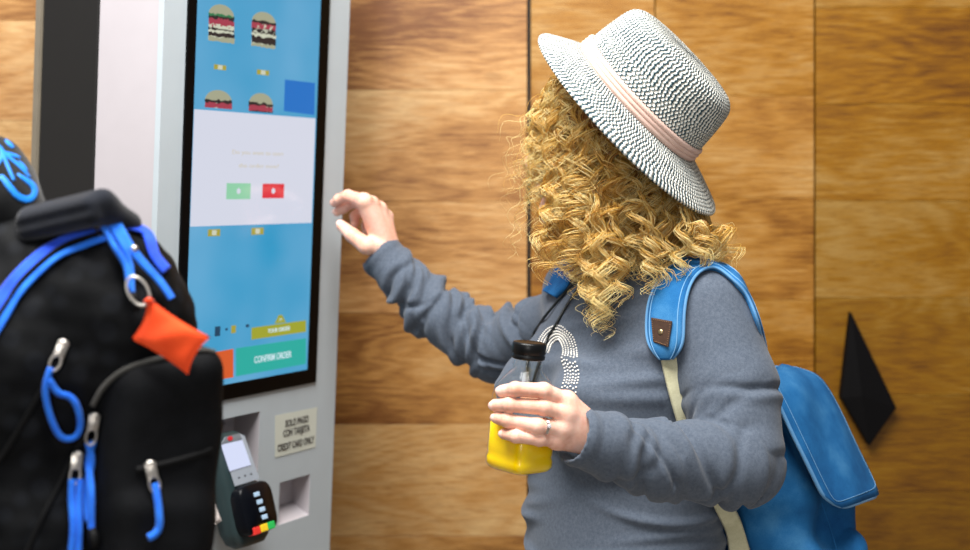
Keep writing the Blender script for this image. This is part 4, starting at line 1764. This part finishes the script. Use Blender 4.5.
def denim():
    t = NT('washed_blue_denim')
    v = t.mapped()
    a = t.noise(v, 9, 4, 0.6)
    f = t.noise(t.mapped((1, 1, 2.5)), 900, 2)
    mx = t.math('ADD', t.math('MULTIPLY', a, 0.75), t.math('MULTIPLY', f, 0.25))
    t.l(t.ramp(mx, [(0.34, lin((6, 62, 112))), (0.52, lin((30, 98, 152))), (0.70, lin((78, 138, 182)))]), t.b.inputs['Base Color'])
    t.b.inputs['Roughness'].default_value = 0.85
    t.b.inputs['Specular IOR Level'].default_value = 0.2
    t.l(t.bump(f, 0.3, 0.0006, t.bump(a, 0.3, 0.004)), t.b.inputs['Normal'])
    return t.m


M_DENIM = denim()
M_EDGE = fabric('denim_edging', (70, 122, 168), (100, 148, 188))
M_STITCH = simple('pale_stitch', (112, 160, 198), 0.8)
M_WEB = fabric('cream_webbing', (176, 172, 138), (206, 202, 170), 900, 40, 0.5)
M_LEATH = simple('brown_leather', (62, 42, 30), 0.5, var=0.2, vscale=200, bump=0.3)
M_BRASS = simple('rivet_brass', (176, 158, 120), 0.3, 0.9)
BK = -FW
PB = TC + BK * 0.185
pack = thing('denim_backpack', 'light blue denim backpack with cream webbing worn on her back', 'backpack', PB + np.array([0, 0, 0.92]))
PR = np.stack([BK, LT, UPZ], 1)


def pk(b, l, z):
    return TC + BK * b + LT * l + UPZ * z


V = Vol((0.10, 1.46, 0.88), (0.66, 2.06, 1.32), 0.005)
d = V.box(pk(0.205, 0.0, 1.03), (0.088, 0.135, 0.125), 0.045, PR)
d = smin(d, V.box(pk(0.170, 0.0, 1.15), (0.052, 0.125, 0.115), 0.04, PR), 0.05)
d = smin(d, V.box(pk(0.215, 0.142, 0.99), (0.05, 0.02, 0.07), 0.018, PR), 0.012)      # side pocket
v_, q_ = V.mesh(d)
n_ = vnormals(v_, q_)
rl = v_ - TC
lz, ll, lb = v_[:, 2], rl @ LT, rl @ BK
w_ = 0.007 * np.sin(lb * 85 + lz * 24 + 2.2 * np.sin(lz * 21)) + 0.004 * snoise(v_, 40, 77)
v_ = relax(v_ + n_ * w_[:, None], q_, 1)
pbody = mobj('pack_body', v_, q_, M_DENIM, pack)
pack_tree = bvh(v_, q_)
# seam running down the side
c = catmull([hit(pack_tree, x, y, 0.0012, 1.66)[0] for x, y in ((798, 440), (808, 470), (822, 505), (836, 548), (842, 575))], 24)
MB().tube(c, 0.0014, 6).build('side_seam', M_DENIM, pbody)

# flap: a thick cloth lid folded over the top and flaring out behind
Lf = catmull([P(764, 380, 1.655), P(772, 384, 1.625), P(783, 406, 1.605), P(797, 440, 1.595), P(815, 476, 1.59), P(834, 511, 1.59)], 30)
Rf = catmull([P(768, 366, 1.72), P(795, 367, 1.735), P(820, 378, 1.74), P(842, 412, 1.735), P(862, 453, 1.725), P(881, 494, 1.71)], 30)
nb_ = 18
G = []
for i in range(30):
    row = []
    tt_ = i / 29
    tan = nrm(Lf[min(i + 1, 29)] - Lf[max(i - 1, 0)])
    wd = Rf[i] - Lf[i]
    nn = nrm(np.cross(wd, tan))
    if nn[1] > 0:
        nn = -nn
    for j in range(nb_):
        u = j / (nb_ - 1)
        p = Lf[i] + wd * u
        # rounded lower corners
        dn = max(0, (tt_ - 0.86) / 0.14)
        cr = max(0, abs(2 * u - 1) - 0.72) / 0.28
        p = p - tan * (0.020 * dn * cr ** 2.0)
        p = p + nn * (0.010 * math.sin(math.pi * u) + 0.0022 * math.sin(9 * u + 6 * tt_) * math.sin(5 * tt_ + 2))
        row.append(p)
    G.append(row)
G = np.array(G)
N_ = np.zeros_like(G)
gu, gv = np.gradient(G, axis=0), np.gradient(G, axis=1)
N_ = np.cross(gv, gu)
N_ /= np.linalg.norm(N_, axis=2)[:, :, None]
if N_[15, 9, 1] > 0:
    N_ = -N_
mb = MB()
TF_ = 0.006
loop = np.concatenate([G, (G - N_ * TF_)[:, ::-1]], axis=1)
mb.grid(loop, closed_v=True)
m = loop.shape[1]
for r0 in (0, 29):
    for j in range(nb_ - 1):
        a, b = r0 * m + j, r0 * m + j + 1
        mb.f.append((a, b, r0 * m + m - 2 - j, r0 * m + m - 1 - j))
        mb.mi.append(0)
flap = mb.build('flap', M_DENIM, pack)
mid = G - N_ * TF_ / 2
bord = np.vstack([mid[:, 0], mid[-1, 1:], mid[::-1, -1][1:]])
for _ in range(3):
    bord[1:-1] = 0.25 * bord[:-2] + 0.5 * bord[1:-1] + 0.25 * bord[2:]
MB().tube(bord, 0.0030, 8).build('flap_edging', M_EDGE, flap)
ins = G + N_ * 0.0006
st = np.vstack([ins[2:, 1], ins[-2, 2:-1], ins[::-1, -2][1:-2]])
for _ in range(3):
    st[1:-1] = 0.25 * st[:-2] + 0.5 * st[1:-1] + 0.25 * st[2:]
MB().tube(st, 0.0004, 5).build('flap_stitching', M_STITCH, flap)


def on_shirt(px, py, d, off, tree=None):
    dr = P(px, py, 1.0) - CAM
    r = (tree or shirt_tree).ray_cast(Vector(CAM), Vector(dr).normalized())
    if r[0] is None or abs(r[0][1] - d) > 0.14:
        return P(px, py, d), None
    return np.array(r[0]) + np.array(r[1]) * off, np.array(r[1])


def strap(name, left, right, off, thick, mat, parent, n=60, tree=None, bulge=0.0):
    A = catmull([on_shirt(*p, off, tree)[0] for p in left], n)
    B = catmull([on_shirt(*p, off, tree)[0] for p in right], n)
    for _ in range(6):
        for Q in (A, B):
            Q[1:-1] = 0.25 * Q[:-2] + 0.5 * Q[1:-1] + 0.25 * Q[2:]
    T_ = np.gradient((A + B) / 2, axis=0)
    Nn = np.cross(T_, B - A)
    Nn /= np.linalg.norm(Nn, axis=1)[:, None]
    if (Nn @ nrm([-0.3, -1, 0.4])).mean() < 0:
        Nn = -Nn
    return A, B, Nn, ribbon(A, B, Nn, thick, bulge=bulge).build(name, mat, parent)


Ls = [(660, 357, 1.55), (651, 349, 1.55), (648.5, 336, 1.55), (650, 315, 1.55), (653, 300, 1.55), (660, 285, 1.56), (668, 273, 1.575), (678, 266, 1.59), (690, 262.5, 1.605), (705, 261.5, 1.62), (719, 263.5, 1.64), (734, 278, 1.66), (747, 300, 1.68), (762, 335, 1.70), (766, 372, 1.70)]
Rs = [(676, 357, 1.53), (685, 349, 1.53), (687.5, 337, 1.53), (687, 320, 1.53), (688.5, 303, 1.53), (691.5, 291, 1.535), (696, 282, 1.545), (702, 276, 1.555), (710, 272.5, 1.57), (718, 274, 1.585), (727, 281.5, 1.60), (737, 291, 1.62), (745, 303, 1.64), (757, 338, 1.65), (762, 374, 1.66)]
A, B, Nn, sh = strap('shoulder_strap', Ls, Rs, 0.0065, 0.010, M_DENIM, pack)
for e0, e1 in ((A, B), (B, A)):
    MB().tube(e0 * 0.985 + e1 * 0.015 + Nn * 0.001, 0.0019, 6).build('strap_piping', M_EDGE, sh)
    c = e0 * 0.86 + e1 * 0.14 + Nn * 0.0049
    MB().tube(c, 0.0006, 5).build('strap_stitching', M_STITCH, sh)
# leather patch with rivet
pa = [on_shirt(x, y, 1.53, 0.0125)[0] for x, y in ((657.5, 318.5), (677.5, 321.5), (676, 346), (656.5, 343.5))]
pn = nrm(np.cross(pa[1] - pa[0], pa[3] - pa[0]))
pn = pn if pn[1] < 0 else -pn
pc0 = sum(pa) / 4
pa = [p - pn * ((p - pc0) @ pn) for p in pa]
mb = MB()
pg = np.array([[pa[0] * (1 - u) * (1 - v) + pa[1] * u * (1 - v) + pa[2] * u * v + pa[3] * (1 - u) * v for v in np.linspace(0, 1, 6)] for u in np.linspace(0, 1, 6)])
mb.prism([pa[0], pa[1], pa[2], pa[3]], pn * 0.0022)
lp = mb.build('leather_patch', M_LEATH, sh, smooth=False, bevel=0.0007)
pc = sum(pa) / 4
ex, ey = nrm(pa[1] - pa[0]), nrm(pa[3] - pa[0])
mb = MB()
mb.sphere(pc + pn * 0.0024, (0.0034, 0.0034, 0.0016), 14, 8, np.stack([ex, np.cross(pn, ex), pn], 1))
mb.build('rivet', M_BRASS, pack)
mb = MB()
for a, b in ((0, 1), (1, 2), (2, 3), (3, 0)):
    for q in np.linspace(0.1, 0.9, 9):
        p = pa[a] * (1 - q) + pa[b] * q
        p = pc + (p - pc) * 0.88 + pn * 0.0024
        mb.sphere(p, (0.0007, 0.0007, 0.0003), 6, 4)
mb.build('patch_stitching', simple('tan_thread', (150, 112, 80), 0.8), pack)
Lw = [(659.5, 346, 1.55), (662, 365, 1.55), (666.5, 390, 1.56), (672, 412, 1.56), (679, 434, 1.565), (690, 460, 1.57), (702, 490, 1.58), (712, 514, 1.585), (720, 534, 1.59), (729, 560, 1.60)]
Rw = [(678.5, 347, 1.53), (680, 366, 1.53), (684, 390, 1.54), (689.5, 411, 1.54), (697.5, 434, 1.55), (710, 460, 1.56), (724, 490, 1.57), (738, 513, 1.58), (745, 533, 1.585), (753, 560, 1.60)]
strap('webbing', Lw, Rw, 0.0075, 0.0022, M_WEB, pack, 60, trunk_tree)
# the strap on the far shoulder
Lr = [(580, 256, 1.78), (570, 259, 1.765), (561, 266, 1.75), (557, 275, 1.74), (553, 285, 1.735), (547, 292, 1.745)]
Rr = [(586, 262, 1.74), (581, 266, 1.725), (577, 273, 1.715), (574, 282, 1.70), (569, 292, 1.70), (560, 300, 1.715)]
strap('shoulder_strap', Lr, Rr, 0.006, 0.009, M_DENIM, pack, 40)
# ================================================================== black backpack in the foreground
M_NYLON = fabric('black_nylon', (6, 7, 9), (13, 14, 17), 1300, 60, 0.35, 0.0, 0.75)


def camo():
    t = NT('black_patterned_nylon')
    v = t.mapped()
    vo = t.n('ShaderNodeTexVoronoi')
    vo.inputs['Scale'].default_value = 52
    t.l(v, vo.inputs['Vector'])
    a = t.ramp(vo.outputs['Distance'], [(0.30, lin((16, 18, 22))), (0.52, lin((5, 6, 8)))])
    t.l(a, t.b.inputs['Base Color'])
    t.b.inputs['Roughness'].default_value = 0.7
    t.b.inputs['Specular IOR Level'].default_value = 0.12
    f = t.noise(v, 1200, 2)
    t.l(t.bump(f, 0.3, 0.0006), t.b.inputs['Normal'])
    return t.m


M_CAMO = camo()
M_NYLON.node_tree.nodes['Principled BSDF'].inputs['Specular IOR Level'].default_value = 0.12
M_BLUE = fabric('bright_blue_cord', (22, 92, 214), (44, 128, 240), 1500, 60, 0.5)
M_BLUET = fabric('blue_zip_tape', (26, 62, 196), (44, 96, 232), 1500, 40, 0.4)
M_ZIPM = simple('zip_metal', (196, 190, 182), 0.28, 0.85)
M_RUB = simple('black_rubber', (8, 8, 9), 0.6, spec=0.15)
M_ORANGE = fabric('orange_nylon', (226, 62, 22), (246, 84, 32), 900, 20, 0.2)
ZC = 1.055                                     # counter height
bag = thing('black_backpack', 'large black backpack with bright blue zip tape and blue cord pulls', 'backpack', P(60, 192, 1.10) * np.array([1, 1, 0]) + [0, 0, ZC])
BF = nrm([0.50, -0.86, 0])                     # its front
BSd = np.array([-BF[1], BF[0], 0])             # to the right in the photo
BR = np.stack([BSd, BF, UPZ], 1)
BCx = P(42, 480, 1.12)


def bg(s, f, z):
    c = np.array([BCx[0], BCx[1], 0]) + BSd * s + BF * f
    c[2] = z
    return c


V = Vol((-0.68, 0.86, ZC - 0.01), (-0.10, 1.42, 1.58), 0.0042)
c0 = P(40, 430, 1.12)
d = V.box(bg(-0.014, 0, 1.235), (0.118, 0.085, 0.18), 0.06, BR)
d = smin(d, V.ell(P(52, 350, 1.12), (0.118, 0.085, 0.125), BR), 0.05)
d = smin(d, V.ell(P(115, 320, 1.085), (0.062, 0.05, 0.085), BR), 0.03)
d = smin(d, V.box(bg(-0.012, 0.02, 1.17), (0.118, 0.08, 0.112), 0.05, BR), 0.03)
d = np.maximum(d, ZC + 0.003 - V.Z)
v_, q_ = V.mesh(d)
n_ = vnormals(v_, q_)
v_ = v_ + n_ * (0.0022 * snoise(v_, 55, 31) + 0.0012 * snoise(v_, 120, 32))[:, None]
v_ = relax(v_, q_, 1)
mobj('main_body', v_, q_, M_CAMO, bag)
bag_tree = bvh(v_, q_)


def onbag(px, py, off=0.002, tree=None):
    return hit(tree or bag_tree, px, py, off, 1.06)


# front pocket
PC = onbag(160, 470)[0]
PC = P(151, 470, PC[1])
V = Vol(PC - np.array([0.14, 0.14, 0.20]), PC + np.array([0.14, 0.14, 0.16]), 0.0032)
BR2 = np.stack([BSd * 0.9962 - UPZ * 0.0872, BF, UPZ * 0.9962 + BSd * 0.0872], 1)
d = V.box(PC + UPZ * -0.022 + BF * 0.012 - BSd * 0.002, (0.049, 0.034, 0.118), 0.026, BR2)
ptop = P(160, 356, PC[1])
d = smin(d, V.cone(P(112, 388, PC[1] - 0.02), P(202, 368, PC[1] - 0.02), 0.018, 0.015), 0.02)
d = smin(d, V.box(PC - UPZ * 0.07 + BF * 0.026 - BSd * 0.006, (0.042, 0.030, 0.066), 0.022, BR2), 0.008)
d = np.maximum(d, ZC + 0.004 - V.Z)
v_, q_ = V.mesh(d)
n_ = vnormals(v_, q_)
v_ = relax(v_ + n_ * (0.0016 * snoise(v_, 60, 41))[:, None], q_, 1)
pocket = mobj('front_pocket', v_, q_, M_NYLON, bag)
pocket_tree = bvh(v_, q_)


def onpk(px, py, off=0.002):
    dr = Vector(P(px, py, 1.0) - CAM).normalized()
    r1, r2 = bag_tree.ray_cast(Vector(CAM), dr), pocket_tree.ray_cast(Vector(CAM), dr)
    hits = [r for r in (r1, r2) if r[0] is not None]
    if not hits:
        return onbag(px, py, off)
    r = min(hits, key=lambda q: q[0][1])
    return np.array(r[0]) + np.array(r[1]) * off, np.array(r[1])


c = catmull([onpk(x, y, 0.001)[0] for x, y in ((92, 405), (104, 386), (124, 371), (150, 362), (178, 356), (202, 351.5), (214, 353))], 40)
MB().tube(c, 0.0022, 8).build('pocket_piping', fabric('grey_piping', (52, 52, 50), (72, 70, 66)), pocket)
c = catmull([onpk(x, y, 0.0008)[0] for x, y in ((136, 470), (158, 465), (185, 458), (212, 449))], 24)
MB().tube(c, 0.0030, 6, flat=0.6).build('pocket_zip', M_RUB, pocket)


def tape(name, px, w, off, mat, parent, th=0.0025, n=70):
    ctr = [onbag(x, y, off) for x, y in px]
    c = catmull([a for a, _ in ctr], n)
    nn = np.stack([np.interp(np.linspace(0, len(px) - 1, n), np.arange(len(px)), [b[i] for _, b in ctr]) for i in range(3)], 1)
    for _ in range(8):
        nn[1:-1] = (nn[:-2] + nn[1:-1] + nn[2:]) / 3
        c[1:-1] = 0.25 * c[:-2] + 0.5 * c[1:-1] + 0.25 * c[2:]
    nn /= np.linalg.norm(nn, axis=1)[:, None]
    T_ = np.gradient(c, axis=0)
    S = np.cross(T_, nn)
    S /= np.linalg.norm(S, axis=1)[:, None]
    return ribbon(c - S * w / 2, c + S * w / 2, nn, th).build(name, mat, parent)


tape('zip_tape', [(-14, 322), (6, 294), (24, 273), (48, 252), (74, 239), (100, 231), (122, 228), (146, 234), (166, 246), (180, 262)], 0.0125, 0.003, M_BLUET, bag)
tape('zip_tape', [(-14, 348), (4, 320), (20, 296), (40, 275), (62, 258), (84, 248), (106, 241), (124, 239)], 0.0065, 0.004, M_BLUE, bag)
tape('zip_teeth', [(-14, 336), (5, 307), (22, 284), (44, 263.5), (68, 248.5), (92, 239.5), (114, 234.5)], 0.0030, 0.0052, M_RUB, bag, 0.003)
tape('side_zip', [(66, 352), (52, 372), (34, 402), (14, 436), (-8, 470)], 0.005, 0.002, M_RUB, bag)
tape('side_zip', [(92, 425), (74, 452), (58, 486), (40, 520), (24, 556)], 0.005, 0.002, M_RUB, bag)

# rolled grab handle
hA, hB = onbag(34, 226, 0.010)[0], onbag(120, 208, 0.010)[0]
hA, hB = P(32, 226, 1.075), P(104, 209, 1.05)
hx = nrm(hB - hA)
hf = nrm(np.array([0.35, -1, 0.1]) - hx * (np.array([0.35, -1, 0.1]) @ hx))
hz = np.cross(hx, hf)
hz = hz if hz[2] > 0 else -hz
V = Vol(np.minimum(hA, hB) - 0.05, np.maximum(hA, hB) + 0.05, 0.0022)
d = V.box((hA + hB) / 2, (np.linalg.norm(hB - hA) / 2 + 0.004, 0.020, 0.0125), 0.009, np.stack([hx, hf, hz], 1))
d = smax(d, -V.cone(hA + hf * 0.021 + hz * 0.001, hB + hf * 0.021 + hz * 0.001, 0.0028, 0.0028), 0.003)
d = smin(d, V.cone(hA + hz * 0.006, hB + hz * 0.006, 0.011, 0.011), 0.006)
d = smin(d, V.cone(hA - hz * 0.004, hA - hz * 0.03 - hf * 0.01, 0.010, 0.012), 0.01)
d = smin(d, V.cone(hB - hz * 0.002 - hf * 0.008, hB - hz * 0.014 - hf * 0.03, 0.010, 0.010), 0.008)
v_, q_ = V.mesh(d)
mobj('grab_handle', relax(v_, q_, 1), q_, fabric('handle_navy_black', (8, 12, 20), (15, 20, 32), 1100, 40, 0.4), bag)

# padded strap arching away to the left with a blue brush print
sp = [P(60, 222, 1.11), P(34, 214, 1.12), P(6, 202, 1.13), P(-30, 205, 1.14), P(-70, 235, 1.16), P(-100, 290, 1.17)]
V = Vol((-0.62, 1.0, 1.36), (-0.32, 1.30, 1.60), 0.0036)
d = V.chain([P(22, 224, 1.12), P(-22, 196, 1.12), P(-48, 212, 1.14), P(-66, 250, 1.15), P(-76, 320, 1.16)], [0.020, 0.050, 0.044, 0.032, 0.026], 0.02)
d = smin(d, V.cone(P(0, 205, 1.10), P(36, 236, 1.11), 0.028, 0.018), 0.02)
v_, q_ = V.mesh(d)
padv = relax(v_, q_, 2)
pad = mobj('padded_strap', padv, q_, fabric('black_mesh', (6, 7, 9), (13, 14, 16), 900, 60, 0.4), bag)
pad_tree = bvh(padv, q_)
mb = MB()
strokes = [([(-12, 186), (0, 177), (7, 184), (15, 194), (24, 199.5), (32, 198), (35, 191), (31, 184), (24, 179), (17, 174)], [2, 5, 6, 6, 6.5, 6.5, 6, 5.5, 4, 1.5]),
           ([(2, 152), (5, 160), (9, 170), (14, 181)], [4, 3, 3, 2.5]), ([(3, 152), (12, 160), (21, 168), (30, 178)], [3, 2.5, 2.5, 1.5]),
           ([(0, 152), (8, 154), (15, 156), (20, 158)], [2.5, 2.5, 2.5, 1]), ([(5, 140), (9, 144), (13, 148)], [1.5, 4, 2]), ([(18, 161), (23, 166), (27, 171)], [1, 2.5, 1]),
           ([(-10, 140), (-2, 147), (2, 154), (-4, 166), (-12, 172)], [3, 4, 4.5, 4, 3])]
for pts, ws in strokes:
    n = 16
    c2 = catmull(pts, n)
    w2 = np.interp(np.linspace(0, len(ws) - 1, n), np.arange(len(ws)), ws)
    t2 = np.gradient(c2, axis=0)
    t2 /= np.linalg.norm(t2, axis=1)[:, None]
    s2 = np.stack([-t2[:, 1], t2[:, 0]], 1)
    G = [[hit(pad_tree, *(c2[i] + s2[i] * w2[i] * u * 0.5), 0.0007, 1.08)[0] for u in (-1, -0.5, 0, 0.5, 1)] for i in range(n)]
    mb.grid(np.array(G))
o = mb.build('blue_print', simple('print_blue', (20, 132, 236), 0.5), pad)
so = o.modifiers.new('s', 'SOLIDIFY')
so.thickness = 0.0006

# zip pulls -----------------------------------------------------------


def slider(px, py, ang, parent, lift=0.004, size=1.0):
    """metal zip slider with a wire loop; returns the loop's end"""
    c, n = onpk(px, py, lift)
    n = nrm(n + np.array([0.1, -0.8, 0.1]))
    a = math.radians(ang)
    along = P(px + math.cos(a), py + math.sin(a), c[1]) - P(px, py, c[1])
    along = nrm(along - n * (along @ n))
    sd_ = np.cross(n, along)
    R = np.stack([along, sd_, n], 1)
    mb = MB()
    mb.box(c, (0.0062 * size, 0.0042 * size, 0.0016), R)
    mb.box(c + n * 0.0028 + along * 0.001, (0.0042 * size, 0.0016, 0.0014), R)
    mb.sphere(c - along * 0.005 * size, (0.0036, 0.0048, 0.0026), 10, 8, R)
    s_ = mb.build('zip_slider', M_ZIPM, parent, bevel=0.0008)
    e0 = c + along * 0.004 + n * 0.003
    e1 = c + along * 0.017 * size + n * 0.003
    loop = []
    for t in np.linspace(0, 2 * math.pi, 26, endpoint=False):
        m_ = (e0 + e1) / 2
        L = np.linalg.norm(e1 - e0) / 2
        loop.append(m_ + along * L * math.cos(t) * 1.05 + sd_ * 0.0040 * size * math.sin(t))
    MB().tube(loop, 0.0009, 6, True).build('wire_loop', M_ZIPM, s_)
    return e1, n, s_


def cordrun(name, pts, r, parent, d_off=0.005, n=40, tip=False, closed=False):
    c = catmull([onpk(x, y, d_off)[0] for x, y in pts], n)
    for _ in range(6):
        c[1:-1] = 0.25 * c[:-2] + 0.5 * c[1:-1] + 0.25 * c[2:]
    o_ = MB().tube(c, r, 10).build(name, M_BLUE, parent)
    if tip:
        t = nrm(c[-1] - c[-3])
        MB().tube([c[-1] - t * 0.002, c[-1] + t * 0.004, c[-1] + t * 0.013], [r * 1.1, r * 1.5, r * 1.25], 10).build('cord_tip', M_RUB, o_)
    return c


_, _, s1 = slider(61, 349, 112, bag)
cordrun('pull_cord', [(51, 366), (46, 384), (47, 404), (52, 424), (62, 436), (74, 434), (80, 420), (78, 402), (70, 392), (58, 390), (50, 378)], 0.0026, s1, 0.006, 60)
_, _, s2_ = slider(93, 421, 100, bag)
cordrun('pull_cord', [(88, 440), (91, 462), (94, 490), (95.5, 520)], 0.0030, s2_, 0.006, tip=False)
cordrun('pull_cord', [(93, 440), (96, 462), (98.5, 490), (98, 522), (99, 530)], 0.0030, s2_, 0.006, tip=True)
_, _, s3 = slider(76, 461, 96, bag)
cordrun('pull_cord', [(72, 478), (71, 500), (71, 528), (70, 560)], 0.0028, s3, 0.006)
cordrun('pull_cord', [(80, 478), (80, 500), (78, 528), (77, 560)], 0.0028, s3, 0.006)
_, _, s4 = slider(150, 470, 78, bag)
cordrun('pull_cord', [(153, 484), (155, 500), (157, 514), (157, 526), (152, 533), (146, 536)], 0.0030, s4, 0.006)
_, _, s5 = slider(98, 230, 62, bag)
_, _, s6 = slider(114, 226, 66, bag)
cordrun('pull_cord', [(104, 234), (113, 250), (121, 270), (125, 294)], 0.0026, s5, 0.009)
cordrun('pull_cord', [(111, 232), (120, 250), (126, 270), (128, 292), (129, 298)], 0.0026, s6, 0.009, tip=True)
tape('key_loop', [(118, 232), (126, 250), (140, 268), (154, 286), (164, 300)], 0.0075, 0.010, M_BLUE, bag)
c, n = onpk(129, 252, 0.011)
mb = MB()
mb.sphere(c, 0.0032, 10, 8)
mb.build('snap_stud', M_ZIPM, bag)

# orange pouch on a key ring
oc, on_ = onpk(168, 334, 0.014)
pouch = thing('key_pouch', 'small bright orange fabric pouch clipped to the black backpack by a silver ring', 'pouch', oc)
cor = [(148, 297), (211, 337), (188, 375), (131, 339)]
dz = [0.0, 0.0, 0.0, 0.0]
crn = []
dpt = min(onpk(x, y, 0.0)[0][1] for x, y in cor + [(168, 334)]) - 0.006
Q = [P(x, y, dpt) for x, y in cor]
mb = MB()
GN = 16
for sgn in (1, -1):
    G = []
    for i in range(GN + 1):
        row = []
        for j in range(GN + 1):
            u, v = i / GN, j / GN
            # sides pulled in towards the middle, corners drawn out
            uu = u + (0.5 - u) * 0.12 * (4 * v * (1 - v)) * (1 if u > 0.5 else 1)
            vv = v + (0.5 - v) * 0.10 * (4 * u * (1 - u))
            p = Q[0] * (1 - uu) * (1 - vv) + Q[1] * uu * (1 - vv) + Q[2] * uu * vv + Q[3] * (1 - uu) * vv
            puff = (max(0, 16 * u * (1 - u) * v * (1 - v))) ** 0.5
            p = p + np.array([0.15, -1, 0.1]) * sgn * (0.0075 * puff + 0.0012 * math.sin(11 * u + 5 * v) * puff)
            row.append(p)
        G.append(row)
    mb.grid(np.array(G))
o = mb.build('pouch_body', M_ORANGE, pouch)
w = o.modifiers.new('w', 'WELD')
w.merge_threshold = 0.0004
rcx = P(138, 291, dpt - 0.002)
rn = nrm([0.5, -0.8, 0.2])
ra1 = nrm(np.cross(rn, UPZ))
ra2 = np.cross(rn, ra1)
rg = nrm(P(146, 302, dpt) - P(132, 278, dpt))
rs = np.cross(rg, nrm([0.25, -1, 0]))
MB().tube([rcx + rg * 0.0125 * math.cos(t) + nrm(rs) * 0.0075 * math.sin(t) for t in np.linspace(0, 2 * math.pi, 36, endpoint=False)], 0.0012, 8, True).build('key_ring', M_ZIPM, pouch)
MB().tube(catmull([P(146, 302, dpt - 0.003), P(149, 300, dpt - 0.006), P(152, 303, dpt), P(150, 308, dpt + 0.002)], 12), 0.0022, 8).build('pouch_loop', M_ORANGE, pouch)

# ledge the backpack stands on (below the picture)
mb = MB()
lc = np.array([BCx[0] - 0.12, BCx[1] + 0.01, 0])
mb.box(lc + UPZ * (ZC - 0.02), (0.30, 0.155, 0.02))
led = thing('standing_ledge', 'dark wooden standing ledge under the black backpack', 'ledge', lc)
mb.build('ledge_top', simple('ledge_wood', (70, 52, 38), 0.5, var=0.2), led, smooth=False, bevel=0.003)
for sx in (-1, 1):
    mb = MB()
    mb.box(lc + np.array([sx * 0.24, 0, (ZC - 0.04) / 2]), (0.02, 0.11, (ZC - 0.04) / 2))
    mb.build('ledge_leg', M_KBLACK, led, smooth=False, bevel=0.002)
